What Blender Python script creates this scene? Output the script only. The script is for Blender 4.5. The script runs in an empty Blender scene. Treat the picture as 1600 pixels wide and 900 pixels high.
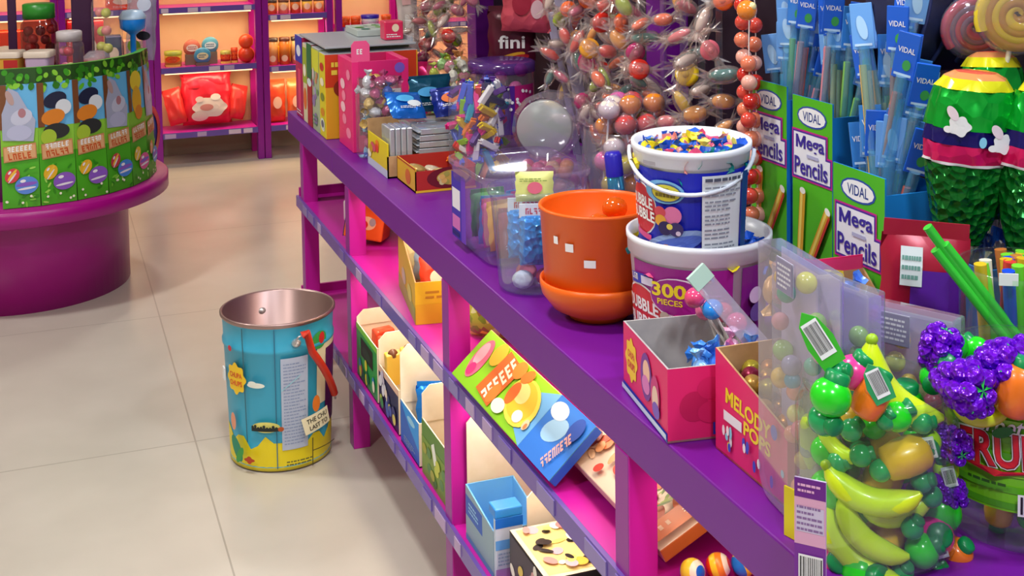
import bpy, bmesh, math, random
import numpy as np
from mathutils import Vector, Matrix, Euler, Quaternion

random.seed(7)
S = bpy.context.scene
COL = S.collection
PI = math.pi
R = math.radians
rnd = random.uniform

# ------------------------------------------------------------------ camera
EYE = Vector((0, 0, 1.65))
FWD = Vector((0.3463384, 0.93617174, -0.06026764)).normalized()
RGT = Vector((0.93749754, -0.34771784, -0.01380859)).normalized()
UPV = RGT.cross(FWD).normalized()
FOC, CY = 2000.0, -60.0
cam_d = bpy.data.cameras.new('camera')
cam = bpy.data.objects.new('camera', cam_d)
COL.objects.link(cam)
cam.matrix_world = Matrix(((RGT.x, UPV.x, -FWD.x, EYE.x), (RGT.y, UPV.y, -FWD.y, EYE.y),
                           (RGT.z, UPV.z, -FWD.z, EYE.z), (0, 0, 0, 1)))
cam_d.sensor_width = 36
cam_d.lens = 36 * FOC / 1600
cam_d.shift_y = (CY - 450) / 1600
cam_d.clip_start = 0.05
S.camera = cam
S.view_settings.view_transform = 'Standard'
S.view_settings.look = 'None'
S.view_settings.gamma = 1
S.view_settings.use_curve_mapping = False
S.cycles.transparent_max_bounces = 24
S.cycles.max_bounces = 8


def ray(px, py):
    return FWD + RGT * ((px - 800) / FOC) - UPV * ((py - CY) / FOC)


def at(px, py, z=None, x=None, y=None, d=None):
    """the point of a horizontal or upright plane of the room that a photo pixel shows"""
    v = ray(px, py)
    t = (z - EYE.z) / v.z if z is not None else x / v.x if x is not None else y / v.y if y is not None else d
    return EYE + v * t


def on_cyl(px, py, cx, cy, r):
    v = ray(px, py)
    a = v.x ** 2 + v.y ** 2
    b = -2 * (v.x * cx + v.y * cy)
    c = cx * cx + cy * cy - r * r
    D = b * b - 4 * a * c
    t = (-b - math.sqrt(D)) / (2 * a) if D > 0 else -b / (2 * a)
    return EYE + v * t


# ------------------------------------------------------------------ materials
def lin(h):
    h = h.lstrip('#')
    o = []
    for i in (0, 2, 4):
        c = int(h[i:i + 2], 16) / 255
        o.append(c / 12.92 if c <= .04045 else ((c + .055) / 1.055) ** 2.4)
    return (o[0], o[1], o[2], 1)


_M = {}


def P(h, rough=.45, metal=0.0, coat=0.0, sss=0.0):
    k = (h, rough, metal, coat, sss)
    if k in _M:
        return _M[k]
    m = bpy.data.materials.new('paint_' + h.strip('#'))
    m.use_nodes = True
    b = m.node_tree.nodes['Principled BSDF']
    b.inputs['Base Color'].default_value = lin(h)
    b.inputs['Roughness'].default_value = rough
    b.inputs['Metallic'].default_value = metal
    b.inputs['Coat Weight'].default_value = coat
    if sss:
        b.inputs['Subsurface Weight'].default_value = sss
        b.inputs['Subsurface Radius'].default_value = (.01, .01, .01)
    _M[k] = m
    return m


def glow(name, h, s):
    m = bpy.data.materials.new(name)
    m.use_nodes = True
    b = m.node_tree.nodes['Principled BSDF']
    b.inputs['Base Color'].default_value = lin(h)
    b.inputs['Emission Color'].default_value = lin(h)
    b.inputs['Emission Strength'].default_value = s
    return m


def clear(h='#ffffff', haze=.06, refl=.35, rough=.08, hazecol='#e8e4ee', key=''):
    """thin clear plastic: mostly see-through, glossy at grazing angles, a trace of milky haze"""
    k = ('clear', h, haze, refl, rough, hazecol)
    if k in _M:
        return _M[k]
    m = bpy.data.materials.new('clear_plastic')
    m.use_nodes = True
    nt = m.node_tree
    n, l = nt.nodes, nt.links
    n.clear()
    out = n.new('ShaderNodeOutputMaterial')
    tr = n.new('ShaderNodeBsdfTransparent')
    tr.inputs[0].default_value = lin(h)
    gl = n.new('ShaderNodeBsdfGlossy')
    gl.inputs['Roughness'].default_value = rough
    df = n.new('ShaderNodeBsdfDiffuse')
    df.inputs[0].default_value = lin(hazecol)
    m1 = n.new('ShaderNodeMixShader')
    m1.inputs[0].default_value = haze
    l.new(tr.outputs[0], m1.inputs[1])
    l.new(df.outputs[0], m1.inputs[2])
    lw = n.new('ShaderNodeLayerWeight')
    lw.inputs[0].default_value = .25
    mu = n.new('ShaderNodeMath')
    mu.operation = 'MULTIPLY_ADD'
    mu.inputs[1].default_value = refl
    mu.inputs[2].default_value = .035
    l.new(lw.outputs['Facing'], mu.inputs[0])
    m2 = n.new('ShaderNodeMixShader')
    l.new(mu.outputs[0], m2.inputs[0])
    l.new(m1.outputs[0], m2.inputs[1])
    l.new(gl.outputs[0], m2.inputs[2])
    l.new(m2.outputs[0], out.inputs[0])
    _M[k] = m
    return m


def confetti(pal, scale=60, rough=.4, metal=0, key=0, stretch=(1, 1, 1)):
    """busy multicoloured print or wrapped sweets: voronoi cells each of a palette colour"""
    k = ('conf', tuple(pal), scale, rough, metal, key, stretch)
    if k in _M:
        return _M[k]
    m = bpy.data.materials.new('busy_print')
    m.use_nodes = True
    nt = m.node_tree
    n, l = nt.nodes, nt.links
    b = n['Principled BSDF']
    b.inputs['Roughness'].default_value = rough
    b.inputs['Metallic'].default_value = metal
    tc = n.new('ShaderNodeTexCoord')
    mp = n.new('ShaderNodeMapping')
    mp.inputs['Scale'].default_value = stretch
    mp.inputs['Location'].default_value = (key * 1.37, key * .73, key * .31)
    l.new(tc.outputs['Object'], mp.inputs[0])
    vo = n.new('ShaderNodeTexVoronoi')
    vo.inputs['Scale'].default_value = scale
    l.new(mp.outputs[0], vo.inputs['Vector'])
    sp = n.new('ShaderNodeSeparateColor')
    l.new(vo.outputs['Color'], sp.inputs[0])
    cr = n.new('ShaderNodeValToRGB')
    cr.color_ramp.interpolation = 'CONSTANT'
    e = cr.color_ramp.elements
    while len(e) < len(pal):
        e.new(.5)
    for i, h in enumerate(pal):
        e[i].position = i / len(pal)
        e[i].color = lin(h)
    l.new(sp.outputs[0], cr.inputs[0])
    l.new(cr.outputs[0], b.inputs['Base Color'])
    _M[k] = m
    return m


def foil(h, rough=.25, scale=45, bump=.6, metal=.75):
    k = ('foil', h, rough, scale, bump, metal)
    if k in _M:
        return _M[k]
    m = bpy.data.materials.new('crinkled_foil')
    m.use_nodes = True
    nt = m.node_tree
    n, l = nt.nodes, nt.links
    b = n['Principled BSDF']
    b.inputs['Base Color'].default_value = lin(h)
    b.inputs['Roughness'].default_value = rough
    b.inputs['Metallic'].default_value = metal
    tc = n.new('ShaderNodeTexCoord')
    vo = n.new('ShaderNodeTexVoronoi')
    vo.inputs['Scale'].default_value = scale
    vo.feature = 'F1'
    l.new(tc.outputs['Object'], vo.inputs['Vector'])
    bp = n.new('ShaderNodeBump')
    bp.inputs['Strength'].default_value = bump
    bp.inputs['Distance'].default_value = .01
    l.new(vo.outputs['Distance'], bp.inputs['Height'])
    l.new(bp.outputs[0], b.inputs['Normal'])
    _M[k] = m
    return m


def noisy(h1, h2, scale=30, rough=.6, bump=0.0):
    k = ('noisy', h1, h2, scale, rough, bump)
    if k in _M:
        return _M[k]
    m = bpy.data.materials.new('mottled')
    m.use_nodes = True
    nt = m.node_tree
    n, l = nt.nodes, nt.links
    b = n['Principled BSDF']
    b.inputs['Roughness'].default_value = rough
    tc = n.new('ShaderNodeTexCoord')
    no = n.new('ShaderNodeTexNoise')
    no.inputs['Scale'].default_value = scale
    no.inputs['Detail'].default_value = 4
    l.new(tc.outputs['Object'], no.inputs['Vector'])
    cr = n.new('ShaderNodeValToRGB')
    cr.color_ramp.elements[0].position = .35
    cr.color_ramp.elements[1].position = .65
    cr.color_ramp.elements[0].color = lin(h1)
    cr.color_ramp.elements[1].color = lin(h2)
    l.new(no.outputs[0], cr.inputs[0])
    l.new(cr.outputs[0], b.inputs['Base Color'])
    if bump:
        bp = n.new('ShaderNodeBump')
        bp.inputs['Strength'].default_value = bump
        bp.inputs['Distance'].default_value = .005
        l.new(no.outputs[0], bp.inputs['Height'])
        l.new(bp.outputs[0], b.inputs['Normal'])
    _M[k] = m
    return m


PURPLE = P('#8e0a92', .32)
PURPLE2 = P('#6d0a8e', .42)
PURPLE_LIT = P('#c21a9e', .35)  # purple of the fittings with warm shelf light put into the colour
CARD = noisy('#b98f62', '#c79d6e', 40, .8)
CREAM = noisy('#eee0c6', '#f4e8d2', 25, .75)
GREYCARD = noisy('#a8a2a2', '#b4aeac', 30, .7)
WHITE = P('#f2f2f4', .35)
CLEAR = clear()
CLEAR2 = clear('#f4f0ff', .10, .45, .1)


# ------------------------------------------------------------------ mesh builder
class G:
    def __init__(s):
        s.v, s.f, s.m, s.s, s.mats = [], [], [], [], []

    def mi(s, m):
        if m not in s.mats:
            s.mats.append(m)
        return s.mats.index(m)

    def add(s, vs, fs, m, smooth=False, T=None):
        o = len(s.v)
        s.v += [tuple(T @ Vector(p)) if T else tuple(p) for p in vs]
        many = isinstance(m, (list, tuple))
        for i, f in enumerate(fs):
            s.f.append([o + k for k in f])
            s.m.append(s.mi(m[i] if many else m))
            s.s.append(smooth)
        return s

    def box(s, x0, y0, z0, x1, y1, z1, m, T=None, faces=None):
        """faces: materials for -x +x -y +y -z +z (None keeps m)"""
        v = [(x0, y0, z0), (x1, y0, z0), (x1, y1, z0), (x0, y1, z0), (x0, y0, z1), (x1, y0, z1), (x1, y1, z1), (x0, y1, z1)]
        f = [(0, 4, 7, 3), (1, 2, 6, 5), (0, 1, 5, 4), (2, 3, 7, 6), (0, 3, 2, 1), (4, 5, 6, 7)]
        ms = [m] * 6 if not faces else [a or m for a in faces]
        return s.add(v, f, ms, False, T)

    def lathe(s, prof, m, seg=32, T=None, a0=0, a1=2 * PI, smooth=True, wob=None, ms=None):
        """prof: list of (radius, z); ms: material per profile step"""
        full = abs(a1 - a0 - 2 * PI) < 1e-6
        n = seg if full else seg + 1
        vs = []
        for j, (r, z) in enumerate(prof):
            for i in range(n):
                a = a0 + (a1 - a0) * i / seg
                k = r * (wob(a, j) if wob else 1)
                vs.append((k * math.cos(a), k * math.sin(a), z))
        fs, mm = [], []
        for j in range(len(prof) - 1):
            for i in range(seg):
                i2 = (i + 1) % n
                q = (j * n + i, j * n + i2, (j + 1) * n + i2, (j + 1) * n + i)
                fs.append(q)
                mm.append(ms[j] if ms else m)
        return s.add(vs, fs, mm, smooth, T)

    def disc(s, r, z, m, seg=32, T=None, up=True):
        vs = [(r * math.cos(2 * PI * i / seg), r * math.sin(2 * PI * i / seg), z) for i in range(seg)]
        return s.add(vs, [list(range(seg)) if up else list(range(seg))[::-1]], m, False, T)

    def ball(s, c, r, m, seg=16, ring=10, T=None):
        if not isinstance(r, (tuple, list)):
            r = (r, r, r)
        vs = [(c[0], c[1], c[2] - r[2])]
        for j in range(1, ring):
            b = -PI / 2 + PI * j / ring
            for i in range(seg):
                a = 2 * PI * i / seg
                vs.append((c[0] + r[0] * math.cos(b) * math.cos(a), c[1] + r[1] * math.cos(b) * math.sin(a), c[2] + r[2] * math.sin(b)))
        vs.append((c[0], c[1], c[2] + r[2]))
        fs = []
        for i in range(seg):
            fs.append((0, 1 + (i + 1) % seg, 1 + i))
        for j in range(ring - 2):
            for i in range(seg):
                a, b = 1 + j * seg + i, 1 + j * seg + (i + 1) % seg
                fs.append((a, b, b + seg, a + seg))
        o = 1 + (ring - 2) * seg
        for i in range(seg):
            fs.append((o + i, o + (i + 1) % seg, len(vs) - 1))
        return s.add(vs, fs, m, True, T)

    def tube(s, pts, r, m, seg=8, caps=True, T=None, flat=1.0):
        pts = [Vector(p) for p in pts]
        n = len(pts)
        rs = r if isinstance(r, (list, tuple)) else [r] * n
        vs, up = [], None
        for i, p in enumerate(pts):
            t = (pts[min(i + 1, n - 1)] - pts[max(i - 1, 0)]).normalized()
            if up is None:
                up = Vector((0, 0, 1)) if abs(t.z) < .9 else Vector((1, 0, 0))
            a = t.cross(up).normalized()
            up = a.cross(t).normalized()
            for k in range(seg):
                w = 2 * PI * k / seg
                vs.append(tuple(p + a * (math.cos(w) * rs[i]) + up * (math.sin(w) * rs[i] * flat)))
        fs = []
        for i in range(n - 1):
            for k in range(seg):
                k2 = (k + 1) % seg
                fs.append((i * seg + k, i * seg + k2, (i + 1) * seg + k2, (i + 1) * seg + k))
        s.add(vs, fs, m, True, T)
        if caps:
            s.add(vs[:seg], [list(range(seg))[::-1]], m, False, T)
            s.add(vs[-seg:], [list(range(seg))], m, False, T)
        return s

    def prism(s, poly, h0, h1, m, T=None, side=None):
        """poly in xy, from z=h0 to h1"""
        n = len(poly)
        vs = [(a, b, h0) for a, b in poly] + [(a, b, h1) for a, b in poly]
        fs = [list(range(n))[::-1], list(range(n, 2 * n))]
        ms = [m, m]
        for i in range(n):
            j = (i + 1) % n
            fs.append((i, j, n + j, n + i))
            ms.append(side or m)
        return s.add(vs, fs, ms, False, T)

    def grid(s, fn, nu, nv, m, smooth=True, T=None):
        vs = [fn(i / nu, j / nv) for j in range(nv + 1) for i in range(nu + 1)]
        fs = [(j * (nu + 1) + i, j * (nu + 1) + i + 1, (j + 1) * (nu + 1) + i + 1, (j + 1) * (nu + 1) + i) for j in range(nv) for i in range(nu)]
        return s.add(vs, fs, m, smooth, T)

    def build(s, name, parent=None, loc=None, rot=None, bevel=0, label=None, solid=0):
        me = bpy.data.meshes.new(name)
        me.from_pydata(s.v, [], s.f)
        for m in s.mats:
            me.materials.append(m)
        me.polygons.foreach_set('material_index', s.m)
        me.polygons.foreach_set('use_smooth', s.s)
        me.update()
        o = bpy.data.objects.new(name, me)
        COL.objects.link(o)
        if parent:
            o.parent = parent
        if loc is not None:
            o.location = loc
        if rot is not None:
            o.rotation_euler = rot
        if bevel:
            b = o.modifiers.new('edges', 'BEVEL')
            b.width = bevel
            b.segments = 2
            b.limit_method = 'ANGLE'
        if solid:
            b = o.modifiers.new('thickness', 'SOLIDIFY')
            b.thickness = solid
        if label:
            o['label'] = label
        return o


def tag(o, label, cat, group=None, kind=None):
    o['label'] = label
    o['category'] = cat
    if group:
        o['group'] = group
    if kind:
        o['kind'] = kind
    return o


def thing(name, label, cat, loc=(0, 0, 0), rotz=0.0, group=None, rot=None):
    o = bpy.data.objects.new(name, None)
    o.empty_display_size = .02
    COL.objects.link(o)
    o.location = loc
    o.rotation_euler = rot if rot else (0, 0, rotz)
    return tag(o, label, cat, group)


def struct(o):
    o['kind'] = 'structure'
    return o


def dup(root, loc, rot=None, label=None, group=None, scale=None):
    r = root.copy()
    COL.objects.link(r)
    r.location = loc
    if rot is not None:
        r.rotation_euler = rot
    if label:
        r['label'] = label
    if group:
        r['group'] = group
    if scale:
        r.scale = (scale,) * 3
    for ch in root.children:
        c = ch.copy()
        COL.objects.link(c)
        c.parent = r
        for g in ch.children:
            d = g.copy()
            COL.objects.link(d)
            d.parent = c
    return r


class Pool:
    """first call places the built original, later calls place copies"""

    def __init__(s, o):
        s.o, s.n = o, 0

    def put(s, loc, rot=(0, 0, 0), label=None, group=None, scale=None):
        s.n += 1
        if s.n > 1:
            return dup(s.o, loc, rot, label, group, scale)
        s.o.location = loc
        s.o.rotation_euler = rot
        if label:
            s.o['label'] = label
        if group:
            s.o['group'] = group
        if scale:
            s.o.scale = (scale,) * 3
        return s.o


# ------------------------------------------------------------------ lettering and flat print
_T = {}


def text_geo(st, bold=0.0, shear=0.0):
    k = (st, bold, shear)
    if k in _T:
        return _T[k]
    c = bpy.data.curves.new('lettering', 'FONT')
    c.body = st
    c.size = 1
    c.offset = bold
    c.shear = shear
    c.resolution_u = 3
    c.align_x = 'CENTER'
    c.align_y = 'CENTER'
    o = bpy.data.objects.new('lettering', c)
    COL.objects.link(o)
    dg = bpy.context.evaluated_depsgraph_get()
    me = o.evaluated_get(dg).to_mesh()
    v = [(p.co.x, p.co.y) for p in me.vertices]
    f = [list(p.vertices) for p in me.polygons]
    o.evaluated_get(dg).to_mesh_clear()
    bpy.data.objects.remove(o)
    xs = [p[0] for p in v]
    ys = [p[1] for p in v]
    cx, cy = (min(xs) + max(xs)) / 2, (min(ys) + max(ys)) / 2
    v = [(a - cx, b - cy) for a, b in v]
    _T[k] = (v, f, max(xs) - min(xs), max(ys) - min(ys))
    return _T[k]


def plane_map(o, u, v):
    o, u, v = Vector(o), Vector(u).normalized(), Vector(v).normalized()
    n = u.cross(v)
    return lambda a, b, h: tuple(o + u * a + v * b + n * h)


def cyl_map(r0, r1, z0, z1, a_mid, cx=0, cy=0):
    """a = distance along the wall from a_mid, increasing to the viewer's right; b = height"""
    def f(a, b, h):
        r = r0 + (r1 - r0) * ((b - z0) / (z1 - z0)) + h
        w = a_mid + a / max(r0, r1)
        return (cx + r * math.cos(w), cy + r * math.sin(w), b)
    return f


class Print:
    """flat printed shapes laid on a surface, later shapes over earlier ones"""

    def __init__(s, mp, step=.00022, base=.0004):
        s.g, s.mp, s.k, s.step, s.base = G(), mp, 0, step, base

    def _h(s):
        s.k += 1
        return s.base + s.step * s.k

    def poly(s, pts, m, h=None):
        h = h or s._h()
        n = len(pts)
        cu, cv = sum(p[0] for p in pts) / n, sum(p[1] for p in pts) / n
        vs = [s.mp(cu, cv, h)] + [s.mp(cu + (a - cu) * .5, cv + (b - cv) * .5, h) for a, b in pts] + [s.mp(a, b, h) for a, b in pts]
        fs = []
        for i in range(n):
            j = (i + 1) % n
            fs.append((0, 1 + i, 1 + j))
            fs.append((1 + i, 1 + n + i, 1 + n + j, 1 + j))
        s.g.add(vs, fs, m)
        return s

    def rect(s, u0, v0, u1, v1, m, n=6, rot=0):
        h = s._h()
        cu, cv = (u0 + u1) / 2, (v0 + v1) / 2
        c, q = math.cos(rot), math.sin(rot)

        def fn(a, b):
            x, y = u0 + (u1 - u0) * a - cu, v0 + (v1 - v0) * b - cv
            return s.mp(cu + x * c - y * q, cv + x * q + y * c, h)
        s.g.grid(fn, n, 2, m, False)
        return s

    def ell(s, u, v, ru, rv, m, rot=0, n=20, lobes=0, amp=0):
        c, q = math.cos(rot), math.sin(rot)
        pts = []
        for i in range(n if not lobes else lobes * 8):
            w = 2 * PI * i / (n if not lobes else lobes * 8)
            k = 1 + (amp * math.cos(lobes * w) if lobes else 0)
            x, y = ru * k * math.cos(w), rv * k * math.sin(w)
            pts.append((u + x * c - y * q, v + x * q + y * c))
        return s.poly(pts, m)

    def text(s, st, u, v, w, m, hgt=None, bold=.01, shear=0, rot=0, bend=0):
        vs, fs, tw, th = text_geo(st, bold, shear)
        kx = w / tw
        ky = (hgt / th) if hgt else kx
        h = s._h()
        c, q = math.cos(rot), math.sin(rot)
        out = []
        for a, b in vs:
            x, y = a * kx, b * ky
            y += bend * (1 - (2 * x / w) ** 2)
            out.append(s.mp(u + x * c - y * q, v + x * q + y * c, h))
        s.g.add(out, fs, m)
        return s

    def lines(s, u0, v0, u1, v1, m, rows=4, fill=.45):
        """rows of fine print too small to read"""
        h = s._h()
        ph = (v1 - v0) / rows
        for k in range(rows):
            u, y = u0, v0 + ph * (k + .5)
            end = u1 - (u1 - u0) * random.choice((0, 0, .1, .3))
            while u < end - .002:
                w = min(rnd(.06, .2) * (u1 - u0), end - u)
                a = [s.mp(u, y - ph * fill / 2, h), s.mp(u + w, y - ph * fill / 2, h), s.mp(u + w, y + ph * fill / 2, h), s.mp(u, y + ph * fill / 2, h)]
                s.g.add(a, [(0, 1, 2, 3)], m)
                u += w + .03 * (u1 - u0)
        return s

    def glyphs(s, u, v, w, hgt, n, m, rot=0, slant=0, seed=1):
        """lettering too blurred to read: a row of rounded letter-like strokes"""
        rg = random.Random(seed * 31 + n)
        c, q = math.cos(rot), math.sin(rot)
        h = s._h()
        cw = w / n
        for k in range(n):
            x0 = -w / 2 + cw * k
            kind = rg.randrange(4)
            st = []
            t_ = cw * .26
            if kind in (0, 1, 2):
                st.append((x0 + cw * .08, -hgt / 2, t_, hgt))
            if kind in (0, 3):
                st.append((x0 + cw * .58, -hgt / 2, t_, hgt * rg.choice((.6, 1))))
            if kind in (0, 1, 3):
                st.append((x0 + cw * .08, hgt * .28, cw * .74, hgt * .22))
            if kind in (1, 2):
                st.append((x0 + cw * .08, -hgt / 2, cw * .7, hgt * .22))
            if kind in (1, 3):
                st.append((x0 + cw * .2, -hgt * .1, cw * .5, hgt * .2))
            for a, b, dw, dh in st:
                pts = [(a, b), (a + dw, b), (a + dw, b + dh), (a, b + dh)]
                h2 = h + .00004 * (len(st) - st.index((a, b, dw, dh)))
                vs = []
                for x, y in pts:
                    x += slant * y
                    vs.append(s.mp(u + x * c - y * q, v + x * q + y * c, h2))
                s.g.add(vs, [(0, 1, 2, 3)], m)
        return s

    def bars(s, u0, v0, u1, v1):
        """a barcode"""
        s.rect(u0, v0, u1, v1, WHITE, 2)
        h = s._h()
        u, W = u0 + .06 * (u1 - u0), u1 - u0
        k = P('#1c1820', .5)
        while u < u1 - .08 * W:
            w = random.choice((.02, .035, .05)) * W
            s.g.add([s.mp(u, v0 + (v1 - v0) * .12, h), s.mp(u + w, v0 + (v1 - v0) * .12, h), s.mp(u + w, v1 - (v1 - v0) * .08, h), s.mp(u, v1 - (v1 - v0) * .08, h)], [(0, 1, 2, 3)], k)
            u += w + random.choice((.025, .04)) * W
        return s

    def build(s, name, parent=None):
        return s.g.build(name, parent)


def arc_pts(cx, cy, r, a0, a1, n=12, z=0):
    return [(cx + r * math.cos(a0 + (a1 - a0) * i / n), cy + r * math.sin(a0 + (a1 - a0) * i / n), z) for i in range(n + 1)]
# ================================================================== the room
def floor_mat():
    m = bpy.data.materials.new('beige_floor_tiles')
    m.use_nodes = True
    nt = m.node_tree
    n, l = nt.nodes, nt.links
    b = n['Principled BSDF']
    tc = n.new('ShaderNodeTexCoord')
    sx = n.new('ShaderNodeSeparateXYZ')
    l.new(tc.outputs['Object'], sx.inputs[0])

    def seam(sock, off):
        a = n.new('ShaderNodeMath'); a.operation = 'SUBTRACT'; a.inputs[1].default_value = off
        l.new(sock, a.inputs[0])
        w = n.new('ShaderNodeMath'); w.operation = 'WRAP'; w.inputs[1].default_value = .6; w.inputs[2].default_value = -.6
        l.new(a.outputs[0], w.inputs[0])
        c = n.new('ShaderNodeMath'); c.operation = 'ABSOLUTE'
        l.new(w.outputs[0], c.inputs[0])
        d = n.new('ShaderNodeMath'); d.operation = 'LESS_THAN'; d.inputs[1].default_value = .0024
        l.new(c.outputs[0], d.inputs[0])
        return d.outputs[0]
    s1, s2 = seam(sx.outputs[0], .39), seam(sx.outputs[1], 3.84)
    mx = n.new('ShaderNodeMath'); mx.operation = 'MAXIMUM'
    l.new(s1, mx.inputs[0]); l.new(s2, mx.inputs[1])
    no = n.new('ShaderNodeTexNoise'); no.inputs['Scale'].default_value = 3; no.inputs['Detail'].default_value = 5
    l.new(tc.outputs['Object'], no.inputs['Vector'])
    cr = n.new('ShaderNodeValToRGB')
    cr.color_ramp.elements[0].position = .3; cr.color_ramp.elements[0].color = lin('#bcb6aa')
    cr.color_ramp.elements[1].position = .7; cr.color_ramp.elements[1].color = lin('#c8c2b6')
    l.new(no.outputs[0], cr.inputs[0])
    mi = n.new('ShaderNodeMix'); mi.data_type = 'RGBA'
    mf = n.new('ShaderNodeMath'); mf.operation = 'MULTIPLY'; mf.inputs[1].default_value = .45
    l.new(mx.outputs[0], mf.inputs[0])
    l.new(mf.outputs[0], mi.inputs[0]); l.new(cr.outputs[0], mi.inputs[6]); mi.inputs[7].default_value = lin('#6f675a')
    l.new(mi.outputs[2], b.inputs['Base Color'])
    b.inputs['Roughness'].default_value = .28
    return m


X0, X1, Y0, Y1, ZC = -3.2, 5.2, -2.6, 8.12, 3.1
struct(G().box(X0, Y0, -.06, X1, Y1, 0, floor_mat()).build('floor'))
struct(G().box(X0, Y0, ZC, X1, Y1, ZC + .06, P('#d8d4cc', .8)).build('ceiling'))
struct(G().box(X0 - .06, Y1, 0, X1 + .06, Y1 + .06, ZC, P('#cbb594', .7)).build('wall_back'))
struct(G().box(X0 - .06, Y0 - .06, 0, X1 + .06, Y0, ZC, P('#cfc8bd', .7)).build('wall_front'))
struct(G().box(X0 - .06, Y0, 0, X0, Y1, ZC, P('#c9b9a6', .7)).build('wall_left'))
struct(G().box(X1, Y0, 0, X1 + .06, Y1, ZC, P('#3b1a3c', .7)).build('wall_right'))
struct(G().box(X0, Y1 - .012, 0, X1, Y1, .12, P('#b8a88a', .6)).build('baseboard_back'))

RAILM = P('#6a4fa8', .3)
TAGM = P('#d9c4dc', .5)
TAGM2 = P('#b9a0cc', .5)
PEACH = noisy('#f0c894', '#f4d0a0', 6, .7)
LED = glow("warm_led", "#ffd9a0", 2.0)

# ================================================================== shelf units along the back wall
YB = 7.775


def light(name, loc, size, power, col, rot=(0, 0, 0), size_y=None, spread=None):
    d = bpy.data.lights.new(name, 'AREA')
    d.energy = power
    d.color = col
    d.size = size
    if size_y:
        d.shape = 'RECTANGLE'
        d.size_y = size_y
    if spread:
        d.spread = spread
    o = bpy.data.objects.new(name, d)
    COL.objects.link(o)
    o.location = loc
    o.rotation_euler = rot
    return o


def wall_unit(x0, x1, zs, label, top=2.3, rails=True):
    t = thing('wall_shelf_unit', label, 'shelf unit', ((x0 + x1) / 2, YB, 0), 0, 'purple shelf units along the back wall')
    w = (x1 - x0) / 2
    D, pw = .29, .038
    for sx in (-1, 1):
        a, b = (-w, -w + pw) if sx < 0 else (w - pw, w)
        G().box(a, 0, 0, b, .05, top, PURPLE).build('post', t, bevel=.003)
        G().box(a, D - .04, 0, b, D, top, PURPLE_LIT).build('post', t, bevel=.003)
    G().box(-w + pw, D - .012, zs[0], w - pw, D, top, PEACH).build('back_panel', t)
    for z in zs:
        G().box(-w + pw, .0, z - .028, w - pw, D - .012, z, PURPLE_LIT).build('shelf', t, bevel=.002)
        r = G().box(-w + pw, -.006, z - .03, w - pw, 0, z + .004, RAILM).build('price_rail', t)
        k = -w + pw + .01
        while k < w - pw - .05:
            q = rnd(.035, .075)
            if random.random() < .62:
                G().box(k, -.0085, z - .026, min(k + q, w - pw - .004), -.0062, z, random.choice((TAGM, TAGM, TAGM2))).build('price_tag', r)
            k += q + rnd(.012, .04)
    for z in zs[1:]:
        G().box(-w + .06, .02, z - .04, w - .06, .035, z - .029, LED).build('light_strip', t)
        light('shelf_light', ((x0 + x1) / 2, YB + .06, z - .045), (x1 - x0) * .8, 1.3, (1, .74, .42), size_y=.05)
    return t


wall_unit(-.56, .088, [.196, .587, .945, 1.32], 'purple wall shelf unit half hidden behind the round stand, with a red box on it')
wall_unit(.092, .612, [.196, .587, .945, 1.32], 'purple wall shelf unit showing a bright red box just above the easter boxes')
wall_unit(.616, 1.252, [.196, .587, .945, 1.32], 'purple wall shelf unit holding a red cushion bag and small tins')
wall_unit(1.256, 1.690, [.196, .56, .875, 1.2], 'purple wall shelf unit with rows of small orange jars')
wall_unit(1.712, 2.16, [.196, .48, .775, 1.25], 'purple wall shelf unit with an orange row and a blue lidded tub')
wall_unit(2.164, 2.80, [.196, .48, .775, 1.25], 'purple wall shelf unit furthest along the wall, behind the hanging sweets')

# ================================================================== the long counter
XF, TOP, MID, LOW = .818, .85, .576, .228
XB = 2.24
XS = 1.53                       # spine with the upright columns
YN, YFAR = .55, 4.557
ct = thing('display_counter', 'long purple shop counter with open shelves coloured pink as lit', 'counter', (XF, YN, 0))
L = YFAR - YN
W = XB - XF
# the top is made of two boards with a seam
ys = 3.82 - YN
G().box(-.0, 0, TOP - .075, W, ys - .001, TOP - .0008, PURPLE2).build('counter_top', ct, bevel=.003)
G().box(-.0, ys + .001, TOP - .075, W, L, TOP - .0008, PURPLE2).build('counter_top', ct, bevel=.003)
for name, z, h in (('middle_shelf', MID, .03), ('bottom_shelf', LOW, .03)):
    G().box(.004, .02, z - h, W - .004, L - .16, z, PURPLE_LIT).build(name, ct, bevel=.002)
    r = G().box(-.006, .02, z - .034, .003, L - .16, z + .003, RAILM).build('price_rail', ct)
    for k in range(34):
        yy = .05 + k * (L - .3) / 34
        if random.random() < .75:
            G().box(-.0085, yy, z - .029, -.0062, yy + rnd(.04, .085), z - .001, random.choice((P('#7d68b4', .35), P('#8a7abb', .35), TAGM2))).build('price_tag', r)
    # upturned lip at the far end
    G().box(.004, L - .168, z, W - .004, L - .158, z + .03, PURPLE_LIT).build('end_lip', ct)
PW = .05
for y in (4.34, 3.655, 2.695, 1.78, .86):
    for x in (0.0, XB - XF - PW):
        G().box(x, y - YN - PW, 0, x + PW, y - YN, TOP - .075, PURPLE_LIT, faces=[PURPLE, None, None, None, None, None]).build('post', ct, bevel=.002)  # aisle face keeps plain purple, other faces take the warm-lit tone
G().box(XS - XF - .012, .1, .05, XS - XF + .012, L - .25, TOP - .075, PURPLE_LIT).build('centre_panel', ct)
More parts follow.
